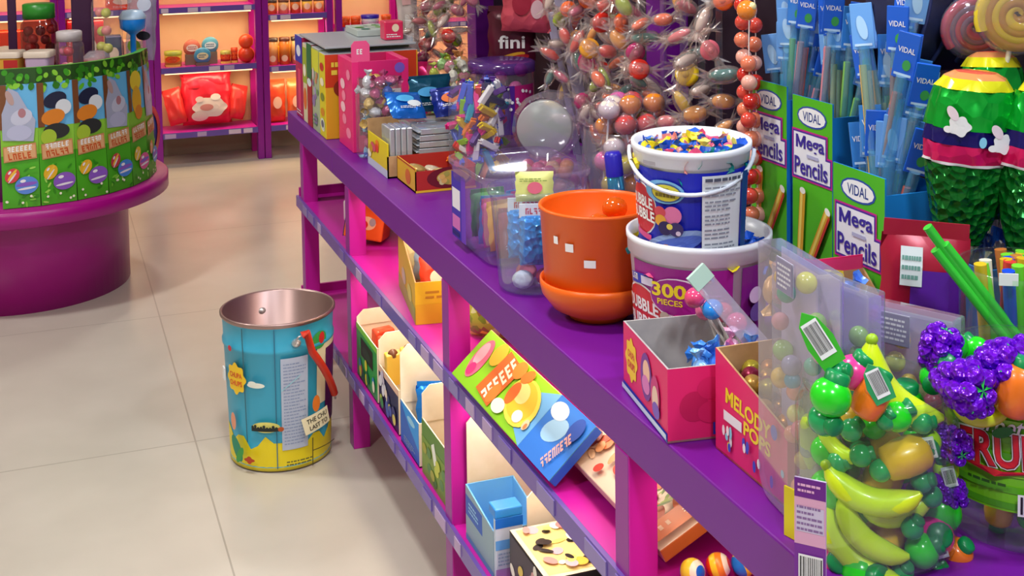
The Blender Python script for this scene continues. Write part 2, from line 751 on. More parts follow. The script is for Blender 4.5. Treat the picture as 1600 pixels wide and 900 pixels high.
# warm strip light under the counter top
for y0, y1 in ((1.85, 2.63), (2.76, 3.58), (.95, 1.7)):
    G().box(.05, y0 - YN, TOP - .083, .075, y1 - YN, TOP - .0755, LED).build('light_strip', ct)
    light('under_counter_light', (XF + .085, (y0 + y1) / 2, TOP - .086), .03, 1.7 if y0 > 2.7 else 1.05, (1, .74, .55), (0, R(-12), 0), size_y=y1 - y0)
    light('lower_shelf_light', (XF + .06, (y0 + y1) / 2, MID - .04), .03, 2.0, (1, .84, .62), (0, R(-12), 0), size_y=y1 - y0)
# upright columns, added dark sheets between them and the rail the sweets hang from
for y in (1.5, 2.95, 4.44):
    G().box(XS - XF - .05, y - YN - .05, TOP, XS - XF + .05, y - YN + .05, 2.2, PURPLE2).build('column', ct, bevel=.003)
DARK = P('#1d0a20', .6)
for y0, y1 in ((.7, 1.45), (1.55, 2.9), (3.0, 4.39)):
    G().box(XS - XF + .02, y0 - YN, TOP, XS - XF + .04, y1 - YN, 2.2, DARK).build('added_dark_sheet', ct)  # added to make the background behind the columns dark
G().tube([(XS - XF - .28, .3, 1.72), (XS - XF - .28, L - .1, 1.72)], .011, P('#6d6a78', .3, .8), 10).build('hanging_rail', ct)
for y in (1.5, 2.95, 4.44):
    G().box(XS - XF - .29, y - YN - .012, 1.695, XS - XF - .05, y - YN + .012, 1.71, PURPLE2).build('rail_bracket', ct)

# ================================================================== round stand at the left
SC = (-.105, 5.70)
rs = thing('round_display_stand', 'round magenta display stand with a wide ledge at the left', 'display stand', (SC[0], SC[1], 0))
MG = P('#a3067f', .3)
G().lathe([(0, 0), (.43, 0), (.43, .385)], MG, 72).build('drum', rs)
G().lathe([(.40, .375), (.585, .375), (.6, .382), (.6, .438), (.592, .445), (0, .445)], MG, 72).build('ledge', rs)
G().lathe([(.41, .445), (.41, .84), (.40, .85), (0, .85)], P('#5c0a55', .4), 56).build('upper_tier', rs)
pc = at(130, 60, d=5.56)
G().box(pc.x - SC[0] - .045, pc.y - SC[1] - .045, .85, pc.x - SC[0] + .045, pc.y - SC[1] + .045, 2.2, P('#3a0a3c', .45)).build('column', rs, bevel=.003)
pc = at(20, 60, d=5.56)
G().box(pc.x - SC[0] - .018, pc.y - SC[1] - .018, .85, pc.x - SC[0] + .018, pc.y - SC[1] + .018, 2.2, P('#3a0a3c', .45)).build('column', rs, bevel=.003)
G().lathe([(.03, 2.2), (.40, 2.2), (.41, 2.21), (.41, 2.24), (0, 2.24)], P('#5c0a55', .4), 56).build('top_disc', rs)

# ================================================================== light of the shop
for i, (x, y, w) in enumerate(((-1.0, 4.3, 44), (.35, 2.2, 36), (1.75, .75, 40), (.9, 6.6, 20), (-1.3, 1.0, 32), (2.6, 3.6, 20), (.35, -.35, 46))):  # last entry is added to brighten the goods facing the viewer
    G().lathe([(.17, 0), (.17, -.02), (.15, -.026), (.15, -.012), (0, -.012)], P('#e8e6e0', .5), 32, ms=[P('#e8e6e0', .5)] * 3 + [glow('lamp_face', '#fff6e8', 6)]).build('ceiling_lamp', None, (x, y, ZC))
    o = bpy.data.objects['ceiling_lamp' if i == 0 else 'ceiling_lamp.%03d' % i]
    tag(o, ('round ceiling lamp above the round stand', 'round ceiling lamp above the aisle beside the tin bucket', 'round ceiling lamp above the near end of the counter', 'round ceiling lamp before the wall shelves', 'round ceiling lamp behind the viewer on the aisle side', 'round ceiling lamp beyond the counter', 'added round ceiling lamp above the viewer, brightening the counter fronts')[i], 'lamp', 'round ceiling lamps')
    light('lamp_light', (x, y, ZC - .035), .28, w, (.84, .92, 1) if i in (2, 5, 6) else (1, .965, .91))
wd = bpy.data.worlds.new('shop')
S.world = wd
wd.use_nodes = True
wd.node_tree.nodes['Background'].inputs[0].default_value = (.9, .85, 1, 1)
wd.node_tree.nodes['Background'].inputs[1].default_value = .12
S.view_settings.exposure = 0.0
# ================================================================== things on the counter, far to near
def rbox(w, d, h, m, faces=None):
    """open-bottom-free box centred on x,y"""
    return G().box(-w / 2, -d / 2, 0, w / 2, d / 2, h, m, faces=faces)


# --- row of tall flat boxes at the far corner: spines to the aisle
def tall_box(y0, y1, h, body, spine, label, art, x0=.835, x1=1.14, front=None):
    t = thing('tall_sweet_box', label, 'box', (x0, (y0 + y1) / 2, TOP), 0, 'tall boxes at the far end of the counter')
    dy = (y1 - y0) / 2
    G().box(0, -dy, 0, x1 - x0, dy, h, body, faces=[spine, None, front, None, None, P('#b9bcc4', .35)]).build('carton', t, bevel=.0015)
    # spine faces -x : u runs towards the viewer (-y)
    p = Print(plane_map((0, 0, 0), (0, -1, 0), (0, 0, 1)))
    art(p, dy, h)
    p.build('spine_print', t)
    return t


def art_a(p, d, h):
    p.rect(-d, h * .68, d, h, P('#1430b4'))
    p.rect(-d * .3, h * .1, d * .5, h * .6, P('#e23a70'))
    p.ell(0, h * .82, d * .6, h * .07, P('#e9f0ff'))
    p.lines(-d * .8, h * .03, d * .8, h * .1, WHITE, 2)


def art_b(p, d, h):
    p.rect(-d, h * .5, d, h * .95, P('#9bb52c'))
    p.ell(0, h * .3, d * .8, h * .14, P('#e4702e'))
    p.ell(0, h * .66, d * .7, h * .08, P('#f4f0e0'))


def art_c(p, d, h):
    p.rect(-d, h * .58, d, h, P('#0d7040'))
    p.rect(-d, 0, d, h * .5, P('#a81c26'))
    p.ell(0, h * .53, d * .9, h * .05, P('#d4e8ee'))


def art_d(p, d, h):
    p.rect(-d, h * .72, d, h * .98, P('#d8dc3a'))
    for k in range(9):
        p.ell(rnd(-d * .7, d * .7), h * rnd(.1, .7), d * rnd(.2, .5), h * rnd(.03, .08), P(random.choice(('#a8a6c8', '#c88a60', '#7aa66a', '#e0d8dc', '#8e7ab0'))))
    p.lines(-d * .8, h * .06, d * .8, h * .2, P('#5a8a70'), 3)


def art_e(p, d, h):
    for k in range(5):
        p.ell(0, h * (.12 + .18 * k), d * .62, h * .05, P(('#f6f2e2', '#d88c1c', '#7a8a30', '#f2ead0', '#c42c20')[k]))
    p.ell(0, h * .16, d * .7, h * .07, P('#dfe6d8'))
    p.ell(0, h * .16, d * .45, h * .045, P('#6c6a7c'))


tall_box(4.345, 4.47, .285, P('#b0144e'), P('#b4185a'), 'tall box with a blue top band, last in the row at the far counter corner', art_a)
tall_box(4.272, 4.338, .27, P('#cfc7a0'), P('#d9d6b0'), 'narrow tall box with an olive band and orange spot on its spine', art_b)
tall_box(4.188, 4.266, .278, P('#8a1a22'), P('#a31e26'), 'tall box with a dark green over red spine', art_c)
tall_box(4.072, 4.182, .275, P('#9cae88'), P('#a9b898'), 'tall grey green box with lilac patches on its spine', art_d)
bx = tall_box(3.975, 4.066, .27, P('#d6c414'), P('#dcd022'), 'tall yellow box with an orange front at the near end of the row', art_e, front=P('#e2a41e'))
p = Print(plane_map((0, -.0455, 0), (1, 0, 0), (0, 0, 1)))
p.rect(0, .165, .3, .27, P('#cf3a14'))
for k in range(7):
    p.ell(rnd(.03, .27), rnd(.03, .24), rnd(.015, .04), rnd(.012, .03), P(random.choice(('#f0d030', '#d8601c', '#f4e6c0', '#8c2a18', '#e88a20'))))
p.lines(.02, .2, .12, .25, P('#f6d64a'), 2, .6)
p.build('front_print', bx)
o = G().box(0, 0, 0, .30, .42, .006, P('#aab0b8', .3)).box(.29, .03, .006, .298, .4, .02, P('#aab0b8', .3)).build('lid_tray', None, (.84, 3.99, TOP + .2865), (0, 0, 0), bevel=.001)
tag(o, 'flat silvery grey tray lid lying across the tops of the tall boxes', 'tray')
# flat carton and a pouch lying on the lid tray
t = thing('shallow_carton', 'pale flat carton with green print lying on the silvery grey lid tray', 'box', (1.058, 4.30, TOP + .2935))
G().box(-.06, -.09, 0, .06, .09, .022, P('#b9c6c2')).build('carton', t, bevel=.002)
p = Print(plane_map((0, 0, .022), (1, 0, 0), (0, 1, 0)))
for k in range(8):
    p.ell(rnd(-.04, .04), rnd(-.07, .07), .016, .018, P(random.choice(('#4a9a3a', '#6ab04a', '#2c7a6a', '#d0e0d0'))))
p.build('top_print', t)
t = thing('small_carton', 'small pink carton with a cream spot standing on the end of the lid tray', 'box', (1.088, 4.10, TOP + .2935))
G().box(-.032, -.03, 0, .032, .03, .062, P('#e0305e', .3)).build('carton', t, bevel=.004)
p = Print(plane_map((0, -.0305, 0), (1, 0, 0), (0, 0, 1)))
p.ell(.005, .04, .012, .013, P('#f4dfc0')).lines(-.026, .008, .026, .022, WHITE, 2)
p.build('front_print', t)

# --- pink display box with an open window
t = thing('window_box', 'hot pink display box with a clear window standing before the tall yellow box', 'box', (.955, 3.835, TOP))
PK = P('#ec2a7c', .35)
w, d, h = .088, .095, .275
g = G().box(-w, -d, 0, w, d, .05, PK).box(-w, -d, .05, -w + .022, d, h, PK).box(w - .022, -d, .05, w, d, h, PK)
g.box(-w, d - .004, .05, w, d, h, P('#c01a60')).box(-w + .022, -d, h - .05, w - .022, -d + .004, h, P('#d81e72'))
g.build('carton', t, bevel=.001)
G().box(-w + .022, -d + .001, .05, w - .022, -d + .002, h - .05, CLEAR).build('window', t)
G().prism([(-.028, 0), (.028, 0), (.028, .05), (.018, .062), (-.018, .062), (-.028, .05)], 0, .004, P('#f2558f'), Matrix.Translation((-w + .028, -d + .004, h)) @ Matrix.Rotation(PI / 2, 4, 'X')).build('ear_flap', t)
p = Print(plane_map((-w, 0, 0), (0, -1, 0), (0, 0, 1)))
for k in range(6):
    p.ell(rnd(-.06, .06), .05 + .036 * k, rnd(.02, .035), .016, P(random.choice(('#f88ab0', '#e8641e', '#f8c8d8', '#f2a040'))))
p.build('side_print', t)
p = Print(plane_map((0, -d, 0), (1, 0, 0), (0, 0, 1)))
p.ell(.06, h - .025, .016, .016, P('#7a5ac8')).glyphs(-w + .025, h + .03, .02, .016, 2, WHITE)
p.rect(.03, .17, .062, .187, WHITE)
p.build('front_print', t)
pool = None
cols = ['#c83a50', '#e8a030', '#7ab04a', '#d8d8e0', '#b04a8a', '#e05a2a', '#f0d0d8']
for k in range(16):
    i, j = k % 4, k // 4
    o = G().ball((0, 0, 0), (.016, .018, .02), foil(random.choice(cols), .2, 60, .5, .4), 10, 7).build('wrapped_sweet', None, (.955 - .045 + i * .032, 3.79 + .012 * (j % 2), TOP + .075 + j * .042))
    tag(o, 'shiny wrapped sweet behind the window of the hot pink box', 'sweet', 'wrapped sweets in the hot pink window box')

# --- round clear jar with silver and blue wrapped sweets
def jar(name, label, cx, cy, r, h, z=TOP, neck=None, lid=None, lidh=.025, group=None, cm=None):
    t = thing(name, label, 'jar', (cx, cy, z), 0, group)
    nr = neck or r * .8
    G().lathe([(0, .004), (r * .94, .004), (r, .012), (r, h * .8), (r * .97, h * .87), (nr, h * .93), (nr, h), (nr - .003, h)], cm or CLEAR, 40).build('jar_body', t)
    if lid:
        G().lathe([(0, h + lidh), (nr * .95, h + lidh), (nr + .004, h + lidh - .004), (nr + .004, h - .012), (nr, h - .012)], lid, 36).build('lid', t)
    return t


def heap_points(r, z0, z1, s):
    """loose hexagonal packing of a round vessel"""
    out = []
    k = 0
    z = z0
    while z < z1:
        n = int(r / s) + 1
        for i in range(-n, n + 1):
            for j in range(-n, n + 1):
                x = (i + .5 * (j % 2) + .5 * (k % 2)) * s
                y = (j * .87 + .3 * (k % 2)) * s
                if x * x + y * y < r * r:
                    out.append((x + rnd(-.12, .12) * s, y + rnd(-.12, .12) * s, z + rnd(-.12, .12) * s))
        z += s * .85
        k += 1
    return out


def rot_rand():
    return (rnd(0, PI), rnd(0, PI), rnd(0, 2 * PI))


def visible_side(pt, r, frac=.55, top=1e9):
    """keeps what can be seen through the wall of a vessel: its near half's skin and the top layer"""
    x, y, z = pt
    rr = math.hypot(x, y)
    return z > top or (rr > r * frac and (x * -.45 + y * -.89) > -.35 * rr)


def twist(col, l=.03, r=.012, seg=10, m=None):
    """sweet in a twisted wrapper"""
    m = m or foil(col, .28, 70, .5, .1)
    g = G().ball((0, 0, 0), (l * .42, r, r), m, seg, 7)
    for sx in (-1, 1):
        vs = [(sx * l * .36, 0, 0)]
        n = 8
        for i in range(n):
            a = 2 * PI * i / n
            k = r * (.95 if i % 2 else .8)
            vs.append((sx * l * (.72 if i % 2 else .66), k * math.cos(a), k * math.sin(a)))
        g.add(vs, [(0, 1 + i, 1 + (i + 1) % n) for i in range(n)], m)
    return g


jar('round_jar', 'round clear jar heaped with silver and blue wrapped sweets beside the hot pink box', .93, 3.668, .069, .235, neck=.063)
pools = [Pool(twist(c, .05, .016).build('twist_wrapped_sweet')) for c in ('#c9ccd6', '#8fc4e8', '#b04a7a', '#3a5ab4', '#c8a860')]
for p_ in pools:
    tag(p_.o, 'twist wrapped sweet in the clear round jar by the hot pink box', 'sweet', 'wrapped sweets in the round jar')
for q in heap_points(.048, .02, .235, .034):
    if visible_side(q, .048, .35, .2):
        random.choice(pools).put((.93 + q[0], 3.668 + q[1], TOP + q[2]), rot_rand())

# --- carton of silver flat packs
t = thing('carton_tray', 'yellow sided open carton standing behind the red and yellow tray', 'carton', (1.02, 3.48, TOP))
g = G()
YE = P('#e6cf1e', .45)
g.box(-.145, -.11, 0, .145, .11, .004, CARD).box(-.145, -.11, 0, -.141, .11, .095, YE).box(.141, -.11, 0, .145, .11, .095, YE)
g.box(-.145, .106, 0, .145, .11, .13, CARD).box(-.145, -.11, 0, .145, -.106, .06, CARD)
g.build('carton', t)
p = Print(plane_map((-.145, 0, 0), (0, -1, 0), (0, 0, 1)))
p.rect(-.11, .0, .11, .022, P('#c8d4e6'))
for k in range(7):
    p.ell(rnd(-.09, .09), rnd(.035, .08), .02, .012, P(random.choice(('#e0402c', '#f08020', '#f4f0d0', '#c8a010', '#d85a70'))))
p.build('side_print', t)
FL = foil('#cfd6de', .25, 25, .25, .55)
for i in range(4):
    for j in range(2):
        g = G().box(-.084, -.047, 0, .084, .047, .016, FL)
        g.box(-.093, -.046, .006, -.084, .046, .009, FL).box(.084, -.046, .006, .093, .046, .009, FL)
        o = g.build('silver_pack', None, (1.056 + rnd(-.003, .003), 3.428 + j * .104, TOP + .055 + i * .0185), (0, 0, R(rnd(-1, 1))), bevel=.004)
        tag(o, 'flat silver sweet pack stacked in the yellow sided carton', 'packet', 'silver packs in the yellow sided carton')
for i in range(4):
    g = G().box(-.0075, -.045, -.05, .0075, .045, .05, FL)
    o = g.build('silver_pack_upright', None, (.893 + .0165 * i, 3.425, TOP + .085), (0, 0, 0), bevel=.003)
    tag(o, 'narrow silver pack standing upright along the side of the yellow carton', 'packet', 'upright silver packs in the yellow sided carton')

# --- red and yellow low tray
t = thing('low_tray', 'low red and yellow cardboard tray in front of the silver packs', 'carton', (.982, 3.268, TOP))
g = G()
RD = P('#b52a22', .45)
g.box(-.083, -.09, 0, .083, .09, .004, CARD).box(-.083, -.09, 0, -.08, .09, .064, P('#e2b32a')).box(.08, -.09, 0, .083, .09, .064, RD)
g.box(-.083, .087, 0, .083, .09, .064, RD).box(-.083, -.09, 0, .083, -.087, .056, RD)
g.build('carton', t)
p = Print(plane_map((0, -.09, 0), (1, 0, 0), (0, 0, 1)))
p.ell(.01, .034, .062, .028, P('#6e1420')).ell(.02, .034, .045, .02, P('#c8a84a'))
for k in range(9):
    p.ell(.02 + rnd(-.035, .035), .034 + rnd(-.012, .012), .008, .007, P(random.choice(('#a8a04a', '#d8c890', '#7a7a3a', '#e0b060'))))
p.rect(-.083, 0, .083, .006, P('#e2b32a'))
p.build('front_print', t)
p = Print(plane_map((-.083, 0, 0), (0, -1, 0), (0, 0, 1)))
p.rect(-.09, .06, .09, .064, RD).ell(.02, .03, .025, .02, P('#d8702a'))
p.build('side_print', t)
for i in range(5):
    o = G().ball((0, 0, 0), (.024, .028, .010), foil(('#d8cfae', '#c8b070', '#e2d8c8', '#b89858', '#d0c0a8')[i], .3, 40, .5, .2), 12, 8).build('small_sachet', None, (.935 + .05 * (i % 3), 3.225 + .07 * (i // 3), TOP + .03 + .01 * (i % 2)), (R(8 * (i - 2)), R(8), .2 * i))
    tag(o, 'small cream sachet lying in the low red and yellow tray', 'sachet', 'cream sachets in the low tray')

# --- blue foil bags behind, above the silver packs
def pillow(w, h, t, m, n=8, pinch=.2):
    g = G()

    def f(sg):
        def fn(a, b):
            x, z = a * 2 - 1, b * 2 - 1
            k = max(0, (1 - x ** 4)) * max(0, (1 - z ** 4))
            e = 1 + .035 * math.sin(9 * z) * abs(x)
            return (x * w / 2 * e, sg * t / 2 * k ** .6 * (1 + .12 * math.sin(5 * x + 3 * z)), z * h / 2 + h / 2)
        return fn
    g.grid(f(-1), n, n, m).grid(f(1), n, n, m)
    return g


def foil_bag(name, label, w, h, t, m, loc, rot, group=None, art=None, band=None, cat='bag'):
    T_ = thing(name, label, cat, loc, 0, group, rot)
    pillow(w, h, t, m, 12).build('pouch', T_)
    z = h
    G().box(-w * .49, -.0015, z - .004, w * .49, .0015, z + h * .07, band or m).build('seal_strip', T_)
    if art:
        p = Print(lambda a, b, hh: (a, -t / 2 * (max(0, 1 - (a / (w / 2)) ** 4) * max(0, 1 - (b * 2 / h - 1) ** 4)) ** .6 * 1.13 - hh - .001, b))
        art(p, w, h)
        p.build('bag_print', T_)
    return T_


def art_blue(p, w, h):
    p.ell(-.1 * w, h * .6, w * .25, h * .14, P('#56b4f0')).ell(.12 * w, h * .4, w * .2, h * .12, P('#e8f2fa'))
    p.lines(-w * .3, h * .2, w * .3, h * .3, WHITE, 2)


def art_orange(p, w, h):
    p.ell(0, h * .5, w * .3, h * .2, P('#e0702a')).ell(.08 * w, h * .62, w * .16, h * .1, P('#f0e6d8'))
    p.lines(-w * .3, h * .2, w * .3, h * .3, WHITE, 2)


foil_bag('foil_bag', 'bright blue foil bag lying on the silver packs, nearest the round jar', .11, .085, .045, foil('#1a70d8', .25, 30, .5, .35), (.965, 3.455, TOP + .146), (R(-45), R(6), R(12)), 'foil bags on the silver packs', art_blue)
foil_bag('foil_bag', 'navy foil bag with an orange spot lying on the silver packs', .12, .09, .045, foil('#152a86', .25, 30, .5, .35), (1.10, 3.45, TOP + .146), (R(-42), R(-5), R(-8)), 'foil bags on the silver packs', art_orange)
foil_bag('foil_bag', 'dark teal foil bag leaning up behind the other bags on the silver packs', .13, .1, .04, foil('#12506e', .25, 30, .5, .35), (1.06, 3.565, TOP + .14), (R(-6), 0, R(4)), 'foil bags on the silver packs', art_blue)

# --- jar of colourful chews
jar('chew_jar', 'clear jar full of brightly coloured chew sticks between the silver packs and the clear dome', 1.12, 3.30, .086, .27, neck=.08)
cols = ['#e0208a', '#f08020', '#2a52d0', '#8ac820', '#e03030', '#f0d020', '#20a0c0', '#e8e8f0', '#58268a', '#101a5a']
pools = []
for c in cols:
    o = G().box(-.028, -.008, -.008, .028, .008, .008, P(c, .35)).box(-.034, -.009, -.002, -.028, .009, .002, P(c, .35)).box(.028, -.009, -.002, .034, .009, .002, P(c, .35)).build('chew_stick', bevel=.003)
    tag(o, 'bright wrapped chew stick in the clear chew jar', 'sweet', 'chew sticks in the clear jar')
    pools.append(Pool(o))
for q in heap_points(.066, .03, .24, .027):
    if visible_side(q, .066, .62, .22):
        random.choice(pools).put((1.12 + q[0], 3.30 + q[1], TOP + q[2]), rot_rand())

# --- purple lidded jar behind
tp = jar('lidded_jar', 'tall clear jar with a purple lid and star spotted purple label', 1.30, 3.62, .10, .25, neck=.098, lid=clear('#c8a8e8', .35, .4, .15, '#7a4ab0'), lidh=.02)
p = Print(cyl_map(.101, .101, 0, .25, R(-110)))
p.rect(-.10, .06, .12, .205, P('#4a1a86')).rect(.04, .06, .12, .205, P('#b01a6e'))
for k in range(26):
    p.ell(rnd(-.09, .11), rnd(.13, .198), .005, .005, WHITE, n=8)
p.ell(-.03, .1, .04, .026, P('#3a1270')).lines(-.06, .08, .0, .12, P('#d8c8f0'), 3)
p.build('jar_label', tp)
for k in range(14):
    a = k * 2.4
    o = G().ball((0, 0, 0), .022, P(random.choice(('#c02a7a', '#6a2a9a', '#d86a9a')), .3), 10, 8).build('gum_ball_sweet', None, (1.30 + .06 * math.cos(a), 3.62 + .06 * math.sin(a), TOP + .03 + .016 * k))
    tag(o, 'pink or violet ball sweet in the purple lidded jar', 'sweet', 'ball sweets in the purple lidded jar')

# --- second smaller clear jar of yellow green sweets behind the blue bags (far)
jar('small_jar', 'clear jar of yellow and green wrapped sweets behind the blue foil bags', 1.24, 3.92, .085, .25, neck=.08)
pools = [Pool(twist(c, .05, .016).build('fruit_twist')) for c in ('#b8c83a', '#e8a46a', '#e8e8d8', '#8ac06a', '#c87a8a')]
for p_ in pools:
    tag(p_.o, 'yellow or green twist sweet in the jar behind the blue foil bags', 'sweet', 'twist sweets in the jar behind the foil bags')
for q in heap_points(.062, .03, .235, .038):
    if visible_side(q, .062, .45, .2):
        random.choice(pools).put((1.24 + q[0], 3.92 + q[1], TOP + q[2]), rot_rand())
# pink star pack leaning between
o = foil_bag('pink_bag', 'hot pink shiny bag standing behind the round jar', .09, .2, .04, foil('#ee1c78', .25, 30, .5, .3), (1.20, 4.08, TOP + .0), (0, 0, R(-15)), None, lambda p, w, h: p.ell(0, h * .6, w * .2, h * .1, P('#f8c0d8')))

# --- low clear tub with a clear jar lying on it, round frosted lid facing out
DX, DY = 1.14, 2.845
t = thing('low_tub', 'low clear tub of orange and pink round sweets under the lying clear jar', 'tub', (DX, DY, TOP))
G().lathe([(0, .003), (.082, .003), (.087, .01), (.093, .125), (.096, .128), (.096, .134), (.09, .134)], CLEAR2, 40).build('tub_body', t)
pools = [Pool(G().ball((0, 0, 0), .0175, P(c, .3), 10, 8).build('round_boiled_sweet')) for c in ('#e89a5a', '#d04a7a', '#e8c08a', '#c84a6a')]
for p_ in pools:
    tag(p_.o, 'orange or pink round sweet in the low clear tub', 'sweet', 'round sweets in the low clear tub')
for q in heap_points(.066, .022, .12, .036):
    if visible_side(q, .066, .5, .1):
        random.choice(pools).put((DX + q[0], DY + q[1], TOP + q[2]))
t = thing('clear_jar', 'clear plastic jar lying on the low tub with its round frosted lid facing out', 'jar', (DX, DY, TOP + .134))
T_ = Matrix.Translation((0, 0, .084)) @ Matrix.Rotation(R(-118), 4, 'Z') @ Matrix.Rotation(R(84), 4, 'Y')
G().lathe([(0, -.11), (.07, -.11), (.08, -.10), (.082, .045), (.07, .065), (.07, .08)], CLEAR2, 40, T_, wob=lambda a, j: 1 + .015 * math.sin(12 * a)).build('jar_body', t)
G().lathe([(0, .092), (.062, .092), (.066, .088), (.066, .07)], clear('#ffffff', .5, .3, .3, '#b4bcbc'), 40, T_).build('lid', t)

# --- rectangular clear tub
def rrect(w, d, r, n=5):
    out = []
    for cx, cy, a0 in ((w / 2 - r, d / 2 - r, 0), (-w / 2 + r, d / 2 - r, 90), (-w / 2 + r, -d / 2 + r, 180), (w / 2 - r, -d / 2 + r, 270)):
        for i in range(n + 1):
            a = R(a0 + 90 * i / n)
            out.append((cx + r * math.cos(a), cy + r * math.sin(a)))
    return out


def loft(levels, m, cap=True):
    """levels: list of (poly, z)"""
    g = G()
    n = len(levels[0][0])
    vs = [(a, b, z) for poly, z in levels for a, b in poly]
    fs = [(j * n + i, j * n + (i + 1) % n, (j + 1) * n + (i + 1) % n, (j + 1) * n + i) for j in range(len(levels) - 1) for i in range(n)]
    g.add(vs, fs, m, True)
    if cap:
        g.add(vs[:n], [list(range(n))[::-1]], m)
    return g


RX, RY = .965, 2.59
t = thing('square_tub', 'rectangular clear tub with a purple edged label, beside the round tub of blue packets', 'tub', (RX, RY, TOP))
loft([(rrect(.20, .24, .05), .003), (rrect(.215, .255, .05), .02), (rrect(.24, .28, .045), .18), (rrect(.25, .29, .045), .183), (rrect(.25, .29, .045), .195), (rrect(.243, .283, .045), .195)], clear('#f2e8ff', .12, .5, .08, '#cbb8da')).build('tub_body', t)
p = Print(plane_map((-.117, .02, 0), (0, -1, 0), (0, 0, 1)))
p.rect(-.09, .02, -.02, .165, P('#3a2ab0')).rect(-.085, .085, -.03, .13, P('#e8e6f4')).rect(-.085, .04, -.03, .07, P('#d070c0')).rect(-.02, .02, .01, .165, P('#6a3ac0'))
p.rect(-.085, .025, -.035, .035, P('#101a70'))
p.build('tub_label', t)
cols = [('#d02a22', '#f4c030'), ('#2a9ad0', '#8ad03a'), ('#e8b42a', '#c8402a'), ('#3aa040', '#e8e040'), ('#c83a8a', '#f0e0e0')]
for i in range(10):
    a, b = cols[(i * 3 + i // 2) % 5]
    foil_bag('sweet_sachet', 'bright printed sachet in the rectangular clear tub', .078, .10, .024, foil(a, .3, 30, .4, .15), (RX - .043 + .086 * (i % 2), RY - .082 + .040 * (i // 2), TOP + .01 + .004 * (i % 3)), (R(rnd(-3, 3)), R(rnd(-4, 4)), R(rnd(-4, 4))), 'sachets in the rectangular tub', lambda p, w, h: (p.ell(0, h * .55, w * .28, h * .22, P(b)), p.lines(-w * .3, h * .2, w * .3, h * .32, WHITE, 2)))

# --- round clear tub with blue packets
t = thing('round_tub', 'round clear tub holding blue gem packets, left of the orange bowls', 'tub', (.897, 2.335, TOP))
G().lathe([(0, .003), (.06, .003), (.066, .01), (.081, .19), (.086, .193), (.088, .2), (.086, .206), (.082, .207)], clear('#f0f6ff', .10, .5, .08, '#b8c0d8'), 48).build('tub_body', t)
BL = foil('#1590e0', .2, 70, .9, .2)


def gem_packet(T__):
    pillow(.075, .10, .042, BL, 12).build('pouch', T__)
    G().box(-.037, -.002, .095, .037, .002, .122, P('#e8eef6', .3)).build('header_card', T__)
    p = Print(plane_map((0, -.0022, .108), (1, 0, 0), (0, 0, 1)))
    p.glyphs(0, 0, .05, .012, 6, P('#d0404a'))
    p.build('card_print', T__)


for i, (x, y, z, rz) in enumerate(((.004, -.026, .052, -18), (.0, .028, .052, -18))):
    T__ = thing('gem_packet', ('packet of bright blue gem sweets at the front of the round clear tub', 'packet of bright blue gem sweets at the back of the round clear tub')[i], 'packet', (.897 + x, 2.335 + y, TOP + z), R(rz), 'blue gem packets in the round tub')
    gem_packet(T__)
for i, (c, x, y) in enumerate((('#e8eef4', -.026, -.018), ('#d8506a', .024, -.018), ('#e87a8a', .0, .03))):
    o = G().ball((0, 0, 0), (.022, .021, .018), foil(c, .3, 60, .5, .1), 12, 8).build('gum_pouch', None, (.897 + x, 2.335 + y, TOP + .024))
    tag(o, ('white crinkled sweet pouch', 'crimson crinkled sweet pouch', 'pink crinkled sweet pouch')[i] + ' at the bottom of the round tub', 'sweet')
t = thing('folded_packet', 'pale yellow folded packet sticking out of the round tub', 'packet', (.905, 2.336, TOP + .172), R(-18))
pillow(.075, .06, .02, P('#dfe38a', .4), 8).build('pouch', t)
p = Print(plane_map((0, -.0125, .03), (1, 0, 0), (0, 0, 1)))
p.ell(0, 0, .015, .012, P('#e8708a')).lines(-.03, .012, .03, .02, P('#88a050'), 2)
p.build('packet_print', t)

# --- clear bag with a blue pen-like strip and lollipops behind the orange bowl
def lolly(col, r=.024, l=.12, m=None, stick='#f0eee6'):
    g = G().ball((0, 0, 0), (r, r, r * .85), m or P(col, .15, 0, .5), 16, 10)
    return g


def make_lolly(name, col, r=.022, l=.11, label='', group=None, stick='#f0eee6', clearwrap=False, m=None):
    t = thing(name, label, 'lollipop', (0, 0, 0), 0, group)
    G().ball((0, 0, 0), (r, r, r * .9), m or P(col, .15, 0, .5), 16, 10).build('candy_head', t)
    G().tube([(0, 0, -r * .8), (0, 0, -l)], .0022, P(stick, .5), 8).build('stick', t)
    if clearwrap:
        G().lathe([(.001, r * 1.12), (r * 1.1, r * .3), (r * 1.08, -r * .5), (r * .3, -r * 1.3), (r * .5, -r * 2.0)], CLEAR2, 12, wob=lambda a, j: 1 + .08 * math.sin(6 * a + j)).build('wrapper', t)
    return t


BW = (.953, 2.14)
t = thing('orange_tub', 'orange pumpkin coloured tub with white price stickers, standing in the orange bowl', 'tub', (BW[0], BW[1], TOP + .055))
OR = P('#f06412', .35)
G().lathe([(0, .004), (.09, .004), (.099, .012), (.106, .148), (.109, .15), (.109, .154), (.104, .155), (.102, .148), (.095, .014), (0, .012)], OR, 64).build('tub_body', t)
p = Print(cyl_map(.0995, .107, 0, .155, R(-118)))
for u0, v0, u1, v1 in ((-.083, .098, -.072, .112), (-.055, .088, -.038, .103), (-.018, .062, .004, .076)):
    Print(cyl_map(.0995, .107, 0, .155, R(-118))).rect(u0, v0, u1, v1, WHITE).build('price_sticker', t)
t = thing('orange_bowl', 'shallow orange bowl with a price sticker under the orange tub', 'bowl', (BW[0], BW[1], TOP))
G().lathe([(0, 0), (.055, 0), (.058, .006), (.085, .02), (.104, .045), (.108, .062), (.108, .072), (.105, .073), (.1035, .06), (.096, .052), (0, .05)], P('#f26a16', .35), 64).build('bowl_body', t)
